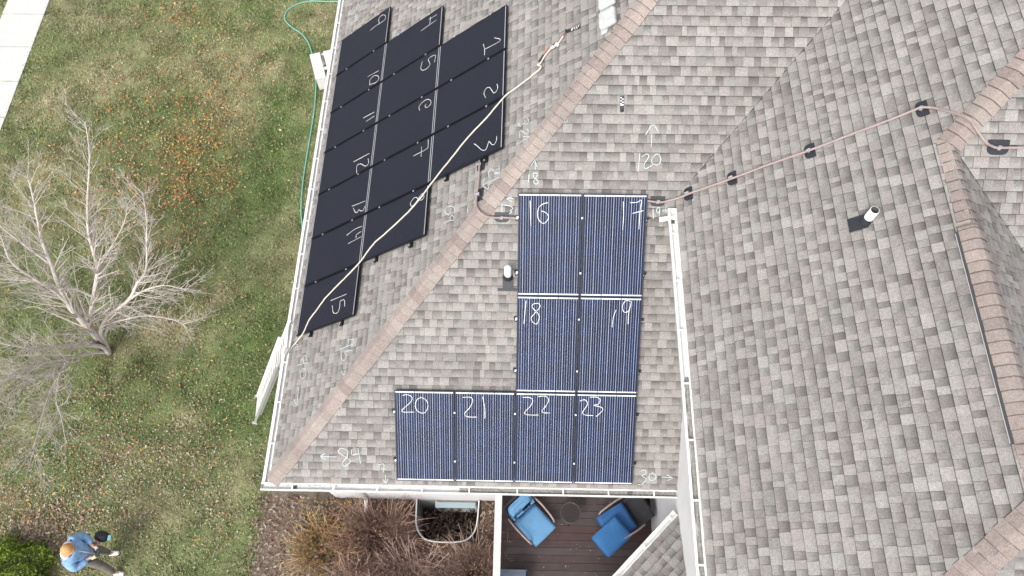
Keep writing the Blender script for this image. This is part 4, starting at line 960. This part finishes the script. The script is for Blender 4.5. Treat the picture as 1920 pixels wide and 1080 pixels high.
# ---- ladder
lad = empty('ladder', 'white extension ladder leaning on the west gutter near the corner', 'ladder')
M_LAD = mat('white_fibreglass', (0.78, 0.78, 0.76), 0.5, noise=0.1, scale=8); M_LADS = mat('dull_aluminium', (0.50, 0.50, 0.50), 0.45, metal=0.4)
a0, a1, t0, t1 = (Vector(q[0]) for q in LADDER)
a0.z = a1.z = GND + .02; t0.x = t1.x = -0.14; t0.y, t1.y = a0.y + 0.36, a1.y + 0.36
ldir = ((t0 + t1) - (a0 + a1)).normalized(); wdir = (a1 - a0).normalized(); nrm = ldir.cross(wdir).normalized()
Lf = (t0 - a0).length; R = Matrix((ldir, wdir, nrm)).transposed()
for sec, (off, ww, s0, s1) in enumerate(((0.0, 0.0, 0.0, Lf * .84), (0.055, 0.035, Lf * 0.12, Lf + 0.25))):
    wfull = (a1 - a0).length - 2 * ww
    for sgn in (0, 1):
        p = (a0 + wdir * ww) if sgn == 0 else (a1 - wdir * ww)
        MB().box(p + ldir * ((s0 + s1) / 2) - nrm * off * 1.0, (s1 - s0, 0.026, 0.055), R).build('rail', M_LAD if sgn else M_LADS, lad)
    s = s0 + 0.2
    while s < s1 - .05:
        MB().tube([a0 + wdir * ww + ldir * s - nrm * off, a1 - wdir * ww + ldir * s - nrm * off], 0.015, 6).build('rung', M_LAD, lad); s += 0.305
for p in (a0, a1): MB().box(p + Vector((0, 0, -0.005)), (0.11, 0.06, 0.03)).build('foot', M_LADS, lad)
MB().tube([a0 + wdir * .25 + ldir * 0.9 + nrm * .03, a0 + wdir * .27 + ldir * 2.6 + nrm * .03], 0.008, 5).build('haul_rope', M_ROPE, lad)

# ---- white slatted step / crate by the wall
cr = empty('white_step', 'white painted wooden step with a slot, half under the west eave', 'step')
cx0, cy0 = -1.22, 12.02
Rz = Matrix.Rotation(math.radians(-72), 3, 'Z')
M_CR = mat('white_painted_wood', (0.74, 0.72, 0.70), 0.7, noise=0.1, scale=15)
for k, off in enumerate((-0.24, 0.17, 0.52)):
    wd_ = (0.28, 0.34, .26)[k]
    MB().box(Vector((cx0, cy0, -3.05)) + Rz @ Vector((0, off, 0)), (0.92, wd_, 0.03), Rz).build('plank', M_CR, cr)
MB().box(Vector((cx0, cy0, -3.072)) + Rz @ Vector((0.12, 0.2, 0)), (0.09, 1.1, 0.02), Rz).build('batten', M_CR, cr)
for sx_ in (-0.43, 0.43):
    MB().box(Vector((cx0, cy0, -3.29)) + Rz @ Vector((sx_, 0.13, 0)), (0.035, 1.0, 0.40), Rz).build('side_board', M_CR, cr)

# ================================================================== deck and what stands on it
M_BOARD = mat('dark_stained_decking', (0.055, 0.030, 0.030), 0.6, noise=0.55, scale=7, col2=(0.105, 0.072, 0.068), bump=0.3, bscale=30, detail=8)
deck = empty('deck', 'dark stained wooden deck with white side railing', 'deck')
DZ = -2.8; x0, x1 = 3.96, XW - 0.02
y = 0.345
bmats = [mat('stained_board', c, 0.62, noise=0.5, scale=6, col2=c2, detail=9, bump=.2, bscale=40) for c, c2 in (((0.040, 0.023, 0.024), (0.072, 0.049, 0.048)), ((0.044, 0.030, 0.031), (0.082, 0.063, 0.062)), ((0.050, 0.023, 0.021), (0.075, 0.046, 0.043)))]
while y > -3.2:
    MB().box(((x0 + x1) / 2, y - 0.0695, DZ - 0.018), (x1 - x0, 0.139, 0.032)).build('deck_board', random.choice(bmats), deck); y -= 0.1455
MB().box(((x0 + x1) / 2, -1.4, DZ - 0.13), (x1 - x0 - .05, 3.4, 0.18)).build('joists', M_PVCDARK, deck)
for k in range(4): MB().box((3.99, 0.2 - k * 1.1, (GND + DZ - .14) / 2), (0.12, 0.12, DZ - GND - .14)).build('post', M_WHITE, deck)
MB().box((3.935, -1.43, -1.75), (0.135, 3.5, 0.035)).build('top_rail', mat('weathered_white_rail', (0.60, 0.57, 0.56), 0.7, noise=0.12, scale=10), deck)
MB().box((3.94, -1.43, -2.66), (0.05, 3.5, 0.07)).build('bottom_rail', M_WHITE, deck)
for k in range(28): MB().box((3.94, 0.22 - k * 0.125, -2.2), (0.035, 0.035, 0.86)).build('baluster', M_WHITE, deck)
# specks of leaf debris on the boards
n_ = 90
leaves('deck_debris', rng.uniform(x0 + .1, x1 - .1, n_), rng.uniform(-1.7, 0.3, n_), DZ + 0.004, 0.032, [(0.45, 0.36, 0.28), (0.5, 0.45, 0.4), (0.42, 0.16, 0.08)], 'tiny dry leaf specks scattered on the deck boards')

M_CUSHL = mat('blue_canvas', (0.115, 0.27, 0.46), 0.85, noise=0.12, scale=30, bump=.3, bscale=160); M_CUSHD = mat('deep_blue_canvas', (0.028, 0.115, 0.30), 0.85, noise=0.12, scale=30, bump=.3, bscale=160)
M_WICK = mat('charcoal_wicker', (0.030, 0.030, 0.034), 0.6, noise=0.4, scale=60, bump=.6, bscale=90); M_ARM = mat('worn_bronze_arm', (0.22, 0.14, 0.13), 0.6, noise=0.5, scale=18, col2=(0.40, 0.32, 0.31))
def cushion(name, w_, l_, t_, m, parent, loc, R3, puff=1.0, seed=0):
    """stuffed cushion with rounded edges and a piping seam"""
    r = random.Random(seed); N = 14; vs, fs = [], []
    for side in (1, -1):
        for i in range(N + 1):
            for j in range(N + 1):
                x, yy = i / N * 2 - 1, j / N * 2 - 1
                e = (1 - abs(x) ** 6) * (1 - abs(yy) ** 6)
                zz = side * t_ / 2 * (0.25 + 0.75 * max(0, e) ** .5) + side * 0.006 * math.sin(x * 5 + seed) * math.sin(yy * 4)
                sh = 1 - 0.02 * (x * x * yy * yy)
                vs.append((x * w_ / 2 * sh, yy * l_ / 2 * sh, zz + r.uniform(-.001, .001)))
    M1 = (N + 1) ** 2
    for s in (0, 1):
        for i in range(N):
            for j in range(N):
                q = (s * M1 + i * (N + 1) + j, s * M1 + (i + 1) * (N + 1) + j, s * M1 + (i + 1) * (N + 1) + j + 1, s * M1 + i * (N + 1) + j + 1)
                fs.append(q if s == 0 else q[::-1])
    for i in range(N):
        for (a, b) in (((i) * (N + 1), (i + 1) * (N + 1)), ((i) * (N + 1) + N, (i + 1) * (N + 1) + N), (i, i + 1), (N * (N + 1) + i, N * (N + 1) + i + 1)):
            fs.append((a, b, M1 + b, M1 + a))
    mb = MB().add([Vector(loc) + R3 @ Vector(v) for v in vs], fs)
    o = mb.build(name, m, parent, smooth=True)
    # stitching tufts
    return o
def patio_chair(cx, cy, ang, label, cm, with_back, seed):
    t = empty('patio_chair', label, 'chair'); Rc = Matrix.Rotation(ang, 3, 'Z'); P = lambda x, y_, z: Vector((cx, cy, DZ)) + Rc @ Vector((x, y_, z))
    # local: +x to the front, seat 0.55 wide (y)
    MB().box(P(0.0, 0, 0.24), (0.62, 0.60, 0.07), Rc).build('seat_frame', M_WICK, t)
    for sx_, sy in ((-.27, -.27), (-.27, .27), (.27, -.27), (.27, .27)): MB().tube([P(sx_, sy, 0.21), P(sx_ * 1.08, sy * 1.05, 0.0)], 0.02, 6).build('leg', M_WICK, t)
    Rb = Rc @ Matrix.Rotation(math.radians(-24), 3, 'Y')
    b = MB(); c = P(-0.40, 0, 0.52)
    for sy in (-1, 1): b.box(c + Rb @ Vector((0, sy * 0.27, 0)), (0.055, 0.06, 0.62), Rb)
    for sz in (-1, 1): b.box(c + Rb @ Vector((0, 0, sz * 0.285)), (0.05, 0.52, 0.06), Rb)
    b.box(c + Rb @ Vector((-0.02, 0, 0)), (0.012, 0.50, 0.54), Rb); b.build('backrest', M_WICK, t)
    for sy in (-1, 1):
        pts = [P(-0.34, sy * 0.325, 0.52), P(-0.15, sy * 0.345, 0.55), P(0.08, sy * 0.34, 0.54), P(0.26, sy * 0.325, 0.50), P(0.31, sy * 0.31, 0.40)]
        MB().tube(smooth_path(pts, 5), 0.019, 8).build('arm', M_ARM, t, smooth=True)
        MB().tube([P(0.27, sy * 0.318, 0.48), P(0.27, sy * 0.29, 0.25)], 0.016, 6).build('arm_post', M_WICK, t)
    cushion('seat_cushion', 0.64, 0.57, 0.12, cm, t, P(0.09, 0, 0.34), Rc, seed=seed)
    if with_back: cushion('back_cushion', 0.15, 0.56, 0.56, cm, t, c + Rb @ Vector((0.115, 0, 0.05)), Rb, seed=seed + 2)
    return t
patio_chair(4.60, -0.22, math.radians(-46), 'patio chair with light blue seat and back cushions by the white railing', M_CUSHL, True, 1)
patio_chair(6.37, -0.16, math.radians(-148), 'dark patio chair with bare back and deep blue seat, beside the wall', M_CUSHD, False, 4)
cz = Matrix.Rotation(math.radians(-148 + 9), 3, 'Z') @ Matrix.Rotation(math.radians(7), 3, 'Y')
tag(cushion('loose_cushion', 0.66, 0.50, 0.12, mat('bright_blue_canvas', (0.030, 0.135, 0.33), .85, noise=.12, scale=30, bump=.3, bscale=160), None, (6.17, -0.50, DZ + 0.47), cz, seed=9), 'loose bright blue cushion sliding off the front of the chair', 'cushion')
tb = empty('side_table', 'small round dark glass side table between the two chairs', 'table')
M_GLASS = mat('smoked_glass', (0.030, 0.022, 0.023), 0.35); 
tc_ = Vector((5.37, -0.05, DZ))
MB().tube([tc_ + Vector((0, 0, .43)), tc_ + Vector((0, 0, .438))], 0.195, 32).build('table_top', M_GLASS, tb)
ring = [tc_ + Vector((0.2 * math.cos(a * math.pi / 18), 0.2 * math.sin(a * math.pi / 18), .436)) for a in range(37)]
MB().tube(ring, 0.009, 6, caps=False).build('rim', mat('grey_rim', (0.075, 0.065, 0.068), .4), tb, smooth=True)
for r_i in (0.09,): MB().tube([tc_ + Vector((r_i * math.cos(a * math.pi / 12), r_i * math.sin(a * math.pi / 12), .444)) for a in range(25)], 0.004, 5, caps=False).build('inner_ring', M_WICK, tb)
for k in range(3):
    a = k * 2.1 + .4; MB().tube([tc_ + Vector((.16 * math.cos(a), .16 * math.sin(a), .42)), tc_ + Vector((.2 * math.cos(a), .2 * math.sin(a), 0))], 0.01, 6).build('leg', M_WICK, tb)
bx = empty('storage_box', 'grey lidded storage box in the corner of the deck', 'box')
M_BOXG = mat('slate_plastic', (0.10, 0.125, 0.165), .6, noise=.1, scale=20)
MB().box((4.235, -1.42, DZ + 0.2), (0.47, 0.52, 0.40)).build('body', M_BOXG, bx)
MB().box((4.235, -1.42, DZ + 0.415), (0.50, 0.56, 0.03)).build('lid', M_BOXG, bx)
MB().box((4.235, -1.42, DZ + 0.434), (0.40, 0.46, 0.008)).build('lid_panel', M_BOXG, bx)
MB().tube([(4.50, -1.2, DZ + .33), (4.54, -1.25, DZ + .30), (4.53, -1.38, DZ + .33)], 0.012, 6).build('handle', M_WICK, bx)

# ================================================================== window well and basement window
well = empty('window_well', 'curved white-rimmed metal window well against the south wall', 'window well')
wp = smooth_path([(2.13, 0.345, 0), (2.135, 0.05, 0), (2.16, -0.22, 0), (2.25, -0.39, 0), (2.42, -0.51, 0), (2.80, -0.545, 0), (3.17, -0.51, 0), (3.34, -0.40, 0), (3.43, -0.22, 0), (3.46, 0.05, 0), (3.47, 0.345, 0)], 5)
lin = MB(); k = len(wp); vs = []
zs = [-3.38 - 0.06 * i for i in range(22)]
for i, z in enumerate(zs):
    off = 0.008 * (1 if i % 2 else -1)
    for p in wp:
        c = Vector((2.8, 0.35, 0)); dv = (Vector(p) - c); dv.normalize(); q = Vector(p) + dv * off; vs.append((q.x, q.y, z))
lin.add(vs, [(i * k + j, i * k + j + 1, (i + 1) * k + j + 1, (i + 1) * k + j) for i in range(len(zs) - 1) for j in range(k - 1)])
lin.build('liner', mat('galvanised_liner', (0.42, 0.46, 0.47), .45, metal=.5, noise=.2, scale=5), well, smooth=True)
MB().tube([(p[0], p[1], -3.375) for p in wp], 0.016, 8).build('rim', M_PVC, well, smooth=True)
MB().add([(2.0, -0.62, -4.65), (3.6, -0.62, -4.65), (3.6, .36, -4.65), (2.0, .36, -4.65)], [(0, 1, 2, 3)], (0.05, 0.04, 0.035)).build('floor', M_MULCH, well, colors=True)
MB().box((2.8, 0.352, -4.1), (1.5, 0.02, 1.2)).build('back_wall', mat('foundation_concrete', (0.3, 0.3, 0.29), .9, noise=.2, scale=6), well)
xw = rng.uniform(2.2, 3.4, 420); yw = rng.uniform(-0.45, 0.3, 420)
leaves('well_debris', xw, yw, -4.5 + rng.uniform(0, .12, 420), 0.10, [(0.22, 0.15, 0.11), (0.15, 0.10, 0.08), (0.30, 0.23, 0.18)], 'brown leaves heaped at the bottom of the window well')
wnd = MB().box((2.95, 0.30, -3.62), (0.86, 0.09, 0.05)).box((2.95, 0.30, -4.5), (0.86, 0.09, 0.05)).box((2.53, 0.30, -4.06), (0.05, 0.09, 0.83)).box((3.37, .30, -4.06), (.05, .09, .83)).build('window', M_PVC, house)
wnd['label'] = 'basement window opening into the window well'
MB().box((2.95, 0.325, -4.06), (0.78, 0.01, 0.82)).build('pane', mat('window_glass', (0.03, 0.05, 0.06), .08), wnd)
aw = MB().box((2.95, 0.25, -3.56), (0.86, 0.12, 0.02), Matrix.Rotation(math.radians(10), 3, 'X')).build('sill', mat('pale_blue_sill', (0.30, 0.38, 0.41), .4), wnd)

# ================================================================== plants
M_BARK = mat('pale_bark', (0.58, 0.52, 0.48), 0.85, noise=.25, scale=18, bump=.4, bscale=50); M_BARKD = mat('dark_trunk_bark', (0.12, 0.095, 0.085), .9, noise=.35, scale=12, bump=.6, bscale=30)
def twigs(mb, p, d, L, r, depth, rnd, sides=3):
    """grow one shoot and its side shoots"""
    n = 5 if depth < 2 else 3; pts = [Vector(p)]; rad = [r]; d = Vector(d).normalized()
    bend = Vector((rnd.uniform(-1, 1), rnd.uniform(-1, 1), rnd.uniform(-.2, .5))) * 0.10
    for i in range(n):
        d = (d + bend + Vector((rnd.uniform(-1, 1), rnd.uniform(-1, 1), rnd.uniform(-1, 1))) * 0.07).normalized()
        pts.append(pts[-1] + d * L / n); rad.append(r * (1 - 0.8 * (i + 1) / n))
    mb.tube(pts, rad, sides, caps=False)
    if depth <= 0: return
    k = rnd.randint(3, 5) if depth > 1 else rnd.randint(2, 4)
    for j in range(k):
        t = rnd.uniform(0.2, 0.95); i = min(int(t * n), n - 1); q = pts[i].lerp(pts[i + 1], t * n - i)
        dd = (pts[i + 1] - pts[i]).normalized(); s = dd.orthogonal().normalized(); s.rotate(Matrix.Rotation(rnd.uniform(0, 6.28), 3, dd))
        twigs(mb, q, dd * 0.85 + s * rnd.uniform(.45, .8) + Vector((0, 0, .12)), L * rnd.uniform(0.35, 0.62) * (1.15 - t * .5), max(r * (1 - t * .75) * .62, 0.0034), depth - 1, rnd, sides)
tree = empty('bare_tree', 'leafless pale-branched tree spreading over the left lawn', 'tree')
rnd = random.Random(11)
R0 = [0.085, 0.070, 0.062, 0.036, 0.055, 0.046, 0.036, 0.032, 0.024, 0.044, 0.034, 0.032, 0.030, 0.028]
MB().tube([(-5.43, 3.60, GND - .1), (-5.43, 3.61, GND + 0.03), (-5.45, 3.63, GND + .35), (-5.47, 3.65, GND + .6)], [0.15, 0.125, 0.095, 0.075], 12).build('trunk', M_BARKD, tree, smooth=True)
for li, limb in enumerate(LIMBS):
    mb = MB(); pts = smooth_path(limb, 4); n = len(pts); r0 = R0[li]
    rad = [max(r0 * (1 - 0.86 * i / (n - 1)), 0.005) for i in range(n)]
    mb.tube(pts, rad, 8)
    Lt = sum((pts[i + 1] - pts[i]).length for i in range(n - 1)); cnt = int(Lt * 12.5)
    for j in range(cnt):
        t = 0.20 + 0.8 * (j + rnd.random()) / cnt; i = min(int(t * (n - 1)), n - 2); q = pts[i].lerp(pts[i + 1], t * (n - 1) - i)
        dd = (pts[i + 1] - pts[i]).normalized(); s = dd.orthogonal().normalized(); s.rotate(Matrix.Rotation(rnd.uniform(0, 6.28), 3, dd))
        twigs(mb, q, dd * 0.8 + s * rnd.uniform(.5, .95) + Vector((0, 0, .15)), rnd.uniform(0.45, 1.35) * (1.1 - .45 * t), max(rad[i] * .45, 0.0075), 2, rnd)
    mb.build('branch', M_BARK, tree, smooth=True)

def dry_shrub(cx, cy, rad, h, n, tone, label, seed, group='dry shrubs against the south wall'):
    t = empty('dry_shrub', label, 'shrub', group); r = random.Random(seed); mb = MB(); m = mat('dry_stem', tone, .9, noise=.35, scale=9); m_long = mat('pale_stem', tuple(c * 2.1 for c in tone), .9, noise=.25, scale=9)
    for i in range(n):
        a = r.uniform(0, 6.283); rr = rad * math.sqrt(r.random()) * .45; p = Vector((cx + rr * math.cos(a), cy + rr * math.sin(a), GND))
        d = Vector((math.cos(a) * r.uniform(.1, 1.0), math.sin(a) * r.uniform(.1, 1.0), 1.0))
        if p.y + d.y * h > 0.2: d.y = -abs(d.y) * .3
        twigs(mb, p, d, h * r.uniform(.6, 1.25), r.uniform(.006, .010), 2, r)
    mb.build('stems', m, t)
    for i in range(int(n * .16)):
        mb2 = MB(); a = r.uniform(0, 6.283); p = Vector((cx + rad * .3 * math.cos(a), cy + rad * .3 * math.sin(a), GND))
        twigs(mb2, p, (math.cos(a), math.sin(a) - .3, .8), h * 1.7, .011, 1, r, 4); mb2.build('long_stem', m_long, t)
    return t
dry_shrub(0.25, -0.75, .75, .50, 170, (0.30, 0.20, 0.10), 'straw coloured dry shrub nearest the gutter corner', 51)
dry_shrub(1.45, -0.55, 1.0, .62, 330, (0.20, 0.125, 0.10), 'dense reddish brown bare shrub left of the window well', 52)
dry_shrub(2.2, -1.45, 1.0, .58, 300, (0.25, 0.18, 0.155), 'greyish brown bare shrub below the window well', 53)
dry_shrub(3.45, -1.15, .62, .62, 220, (0.22, 0.15, 0.12), 'brown bare shrub between the window well and the deck rail', 54)
dry_shrub(1.0, -1.55, .85, .46, 240, (0.27, 0.20, 0.17), 'low grey brown shrub at the bottom edge left of centre', 55)
xb = rng.uniform(0.6, 3.8, 1500); yb = rng.uniform(-1.7, 0.2, 1500); ok = ~((xb > WELL[0] - .05) & (xb < WELL[1] + .05) & (yb > WELL[2] - .05))
leaves('red_leaves', xb[ok], yb[ok], GND + rng.uniform(0.05, .5, int(ok.sum())), 0.055, [(0.30, 0.13, 0.08), (0.36, 0.19, 0.12), (0.22, 0.10, 0.07), (0.40, 0.27, 0.19)], 'rust red leaves caught among the bare shrub stems', curl=1.2)
# few yellow-green leaves still on the corner shrub
xb = rng.normal(0.25, 0.42, 700); yb = rng.normal(-0.35, 0.36, 700)
leaves('shrub_leaves', xb, np.minimum(yb, 0.2), GND + rng.uniform(0.1, .45, 700), 0.055, [(0.34, 0.24, 0.05), (0.16, 0.20, 0.06), (0.45, 0.20, 0.05), (0.24, 0.26, 0.10), (0.38, 0.14, 0.06)], 'yellow, green and rust leaves clinging near the corner', curl=1.2)

# evergreen bush: thousands of small sprays through a lumpy volume
ev = empty('green_bush', 'bright yellow-green evergreen bush in the bottom left corner', 'bush')
n_ = 9000
th = rng.uniform(0, 2 * np.pi, n_); ph = np.arccos(rng.uniform(0.0, 1, n_)); rr = rng.uniform(0.55, 1.0, n_) ** .5
lump = 1 + 0.16 * np.sin(th * 5 + 1) * np.sin(ph * 4) + 0.10 * np.sin(th * 9 + ph * 7)
c = np.stack([-6.15 + .86 * rr * lump * np.sin(ph) * np.cos(th), -1.42 + .80 * rr * lump * np.sin(ph) * np.sin(th), GND + .05 + .72 * rr * lump * np.cos(ph)], 1)
d1 = rng.standard_normal((n_, 3)); d1 /= np.linalg.norm(d1, axis=1)[:, None]; d2 = np.cross(d1, rng.standard_normal((n_, 3))); d2 /= np.linalg.norm(d2, axis=1)[:, None]
s1 = rng.uniform(.03, .06, n_)[:, None]
V = np.stack([c - d2 * s1 * .3, c + d1 * s1, c + d2 * s1 * .3, c - d1 * s1 * .5], 1).reshape(-1, 3); F = np.arange(4 * n_).reshape(n_, 4)
t_ = rng.random(n_)[:, None]; C = (np.array([0.10, 0.17, 0.022]) * (1 - t_) + np.array([0.27, 0.34, 0.055]) * t_) * rng.uniform(.6, 1.2, n_)[:, None]
fo = tri_soup('foliage', V, F, C, M_BLADE); fo.parent = ev
sm = MB()
for k in range(26):
    a = k * 2.4; sm.tube([(-6.15, -1.42, GND), (-6.15 + .25 * math.cos(a), -1.42 + .25 * math.sin(a), GND + .25), (-6.15 + .6 * math.cos(a), -1.42 + .6 * math.sin(a), GND + .45)], [.02, .012, .004], 5)
sm.build('stems', M_BARKD, ev)

# ================================================================== person with controller
def skin_mesh(name, verts, edges, radii, m, parent, sub=2, root=0):
    me = bpy.data.meshes.new(name); me.from_pydata([(v[0], v[1], v[2] + Z0) for v in verts], edges, []); o = bpy.data.objects.new(name, me); COL.objects.link(o)
    md = o.modifiers.new('skin', 'SKIN'); md.use_smooth_shade = True
    for i, v in enumerate(me.skin_vertices[0].data):
        v.radius = (radii[i], radii[i]) if not isinstance(radii[i], tuple) else radii[i]; v.use_root = (i == root)
    sb = o.modifiers.new('sub', 'SUBSURF'); sb.levels = sub; sb.render_levels = sub
    me.materials.append(m); o.parent = parent; return o
pr = empty('person', 'person in a light blue denim jacket, orange cap and white shoes holding a controller', 'person')
fx, fy = -4.33, -0.99            # hip position on the lawn; the figure faces +X (towards the house)
def Pp(f, l, z): return (fx + f, fy + l, GND + z)       # f forward (+x), l to the person's left (+y)
M_SKIN = mat('skin', (0.52, 0.34, 0.26), .6); M_DEN = mat('light_denim', (0.24, 0.42, 0.68), .85, noise=.28, scale=9, bump=.5, bscale=22); M_FLEE = mat('grey_fleece', (0.58, 0.56, 0.58), .95, noise=.15, scale=30)
M_PANT = mat('grey_brown_trousers', (0.19, 0.165, 0.15), .85, noise=.25, scale=10, bump=.4, bscale=24); M_CAP = mat('orange_tan_knit', (0.58, 0.32, 0.13), .9, noise=.18, scale=45, bump=.6, bscale=70); M_GLOVE = mat('cream_glove', (0.66, 0.60, 0.40), .8); M_BLK = mat('black_nylon', (0.018, 0.017, 0.022), .55, noise=.3, scale=20)
# continuous body
bv = [Pp(0, 0, .93), Pp(0, 0, 1.15), Pp(-.02, 0, 1.38), Pp(.0, 0, 1.49), Pp(.04, 0, 1.56), Pp(.06, 0, 1.66),
      Pp(-.02, .19, 1.40), Pp(.06, .27, 1.17), Pp(.24, .13, 1.13), Pp(.31, .10, 1.14),
      Pp(-.02, -.19, 1.40), Pp(.06, -.27, 1.17), Pp(.24, -.10, 1.13), Pp(.31, -.08, 1.14),
      Pp(.02, .10, .86), Pp(.08, .12, .48), Pp(.08, .09, .09), Pp(.18, .10, .05),
      Pp(.06, -.12, .86), Pp(.22, -.20, .48), Pp(.28, -.29, .09), Pp(.39, -.30, .05)]
be = [(0, 1), (1, 2), (2, 3), (3, 4), (4, 5), (2, 6), (6, 7), (7, 8), (8, 9), (2, 10), (10, 11), (11, 12), (12, 13), (0, 14), (14, 15), (15, 16), (16, 17), (0, 18), (18, 19), (19, 20), (20, 21)]
brd = [.14, .135, .15, .06, .085, .085, .06, .045, .032, .03, .06, .045, .032, .03, .09, .058, .04, .035, .09, .058, .04, .035]
skin_mesh('body', bv, be, brd, M_SKIN, pr)
jv = [Pp(.02, 0, .86), Pp(.01, 0, 1.1), Pp(-.02, 0, 1.36), Pp(-.01, 0, 1.44), Pp(-.02, .20, 1.40), Pp(.03, .31, 1.19), Pp(.22, .17, 1.12), Pp(-.02, -.20, 1.40), Pp(.03, -.31, 1.19), Pp(.22, -.14, 1.12)]
skin_mesh('denim_jacket', jv, [(0, 1), (1, 2), (2, 3), (2, 4), (4, 5), (5, 6), (2, 7), (7, 8), (8, 9)], [(.215, .25), (.195, .215), (.18, .20), .11, .115, .098, .068, .115, .098, .068], M_DEN, pr)
cv = [Pp(.07 * math.cos(a) - .035 + .0, .135 * math.sin(a), 1.485 - .02 * math.cos(a)) for a in [math.radians(40 + 280 * k / 10) for k in range(11)]]
MB().tube([Vector(v) for v in cv], 0.048, 8).build('fleece_collar', M_FLEE, pr, smooth=True)
MB().tube([Pp(.10, .0, 1.42), Pp(.185, .0, 1.25), Pp(.215, 0.0, 1.02), Pp(.225, 0, .84)], 0.014, 6).build('jacket_placket', M_FLEE, pr)
pv = [Pp(0, 0, .92), Pp(.02, .10, .84), Pp(.08, .12, .48), Pp(.08, .09, .12), Pp(.06, -.12, .84), Pp(.22, -.20, .48), Pp(.28, -.29, .12)]
skin_mesh('trousers', pv, [(0, 1), (1, 2), (2, 3), (0, 4), (4, 5), (5, 6)], [(.16, .18), .115, .085, .072, .115, .085, .072], M_PANT, pr)
for (a, b, c_) in ((Pp(.03, .09, .05), Pp(.15, .10, .05), Pp(.26, .11, .035)), (Pp(.23, -.29, .05), Pp(.35, -.30, .05), Pp(.46, -.315, .035))):
    skin_mesh('shoe', [a, b, c_], [(0, 1), (1, 2)], [(.055, .05), (.055, .05), (.045, .035)], M_PVC, pr)
# cap: knitted dome over the head, with rolled cuff
hc = Vector(Pp(.055, 0, 1.655)); cap = MB(); N = 20; rows = 8; vs = []
for i in range(rows + 1):
    ph_ = math.pi / 2 * i / rows
    for k in range(N):
        a = 2 * math.pi * k / N; rr_ = math.cos(ph_) if i < rows else .02
        vs.append(hc + Vector((.118 * rr_ * math.cos(a), .105 * rr_ * math.sin(a), .115 * math.sin(ph_))))
cap.add(vs, [(i * N + k, i * N + (k + 1) % N, (i + 1) * N + (k + 1) % N, (i + 1) * N + k) for i in range(rows) for k in range(N)])
cap.build('knit_cap', M_CAP, pr, smooth=True)
MB().tube([hc + Vector((.119 * math.cos(a * math.pi / 10), .106 * math.sin(a * math.pi / 10), -.012)) for a in range(21)], .019, 6, caps=False).build('cap_cuff', M_CAP, pr, smooth=True)
# face features on the lowered head
hh = Vector(Pp(.06, 0, 1.60))
MB().tube([hh + Vector((.085, 0, .02)), hh + Vector((.115, 0, -.02))], [.010, .016], 6).build('nose', M_SKIN, pr, smooth=True)
for sy in (-1, 1):
    MB().box(hh + Vector((.088, sy * .032, .022)), (.012, .024, .010)).build('eye', M_BLK, pr)
    MB().tube([hh + Vector((0, sy * .088, .03)), hh + Vector((.005, sy * .095, -.02))], .014, 6).build('ear', M_SKIN, pr, smooth=True)
MB().box(hh + Vector((.086, 0, -.048)), (.012, .045, .007)).build('mouth', mat('lip', (.35, .14, .12), .6), pr)
# gloved hands, five fingers each closing on the controller
for sy in (-1, 1):
    w0 = Vector(Pp(.27, .115 * sy, 1.13)); pm = Vector(Pp(.345, .085 * sy, 1.125))
    vs = [w0, pm]; es = [(0, 1)]; rd = [.030, (.036, .022)]
    for k in range(4):
        b = pm + Vector((.022 - .006 * abs(k - 1), 0, .026 - .018 * k)); m1 = b + Vector((.026, -sy * .014, .0)); m2 = m1 + Vector((.008, -sy * (.026 - .003 * k), 0))
        i = len(vs); vs += [b, m1, m2]; es += [(1, i), (i, i + 1), (i + 1, i + 2)]; rd += [.011, .0095, .008]
    i = len(vs); vs += [pm + Vector((-.015, -sy * .022, .026)), pm + Vector((.004, -sy * .045, .034))]; es += [(1, i), (i, i + 1)]; rd += [.012, .010]
    skin_mesh('glove', [tuple(v) for v in vs], es, rd, M_GLOVE, pr)
ct = empty('drone_controller', 'black handheld controller with a phone clipped in its middle', 'controller')
cc = Vector(Pp(.37, 0, 1.14)); Rt = Matrix.Rotation(math.radians(-38), 3, 'Y')
MB().box(cc, (.075, .17, .03), Rt).build('body', M_BLK, ct)
for sy in (-1, 1): MB().tube([cc + Rt @ Vector((-.02, sy * .055, .015)), cc + Rt @ Vector((-.02, sy * .055, .035))], .007, 6).build('stick', M_SILVER, ct)
MB().box(cc + Rt @ Vector((.075, 0, .012)), (.085, .155, .012), Rt).build('phone', M_BLK, ct)
MB().box(cc + Rt @ Vector((.075, 0, .019)), (.072, .138, .002), Rt).build('screen', mat('dark_screen', (.05, .07, .05), .15), ct)
# cord hanging from the controller, and the bag at the hip
MB().tube(smooth_path([cc + Vector((.0, -.02, -.02)), cc + Vector((.02, -.10, -.16)), cc + Vector((-.02, -.16, -.26)), cc + Vector((-.1, -.1, -.2))], 5), .006, 5).build('cord', M_BLK, ct)
bag = empty('shoulder_bag', 'black bag with a pale blue tag hanging at the person\'s side', 'bag')
sb_ = [Pp(.13, .36, .98), Pp(.30, .33, .90), Pp(.38, .30, .84)]
skin_mesh('bag_body', sb_, [(0, 1), (1, 2)], [(.10, .12), (.13, .14), (.09, .10)], M_BLK, bag)
MB().tube(smooth_path([Pp(.12, .34, 1.1), Pp(.02, .28, 1.32), Pp(-.02, .17, 1.50)], 4), .014, 5).build('strap', M_BLK, bag)
MB().box(Pp(.44, .30, .95), (.055, .10, .03), Matrix.Rotation(.4, 3, 'Y')).build('tag', mat('pale_blue_tag', (.25, .62, .72), .5), bag)
MB().tube(smooth_path([Pp(.25, .24, 1.06), Pp(.27, .08, .98), Pp(.25, .02, .90)], 4), .02, 6).build('pink_lining', mat('dusky_pink', (.40, .12, .22), .8), bag)
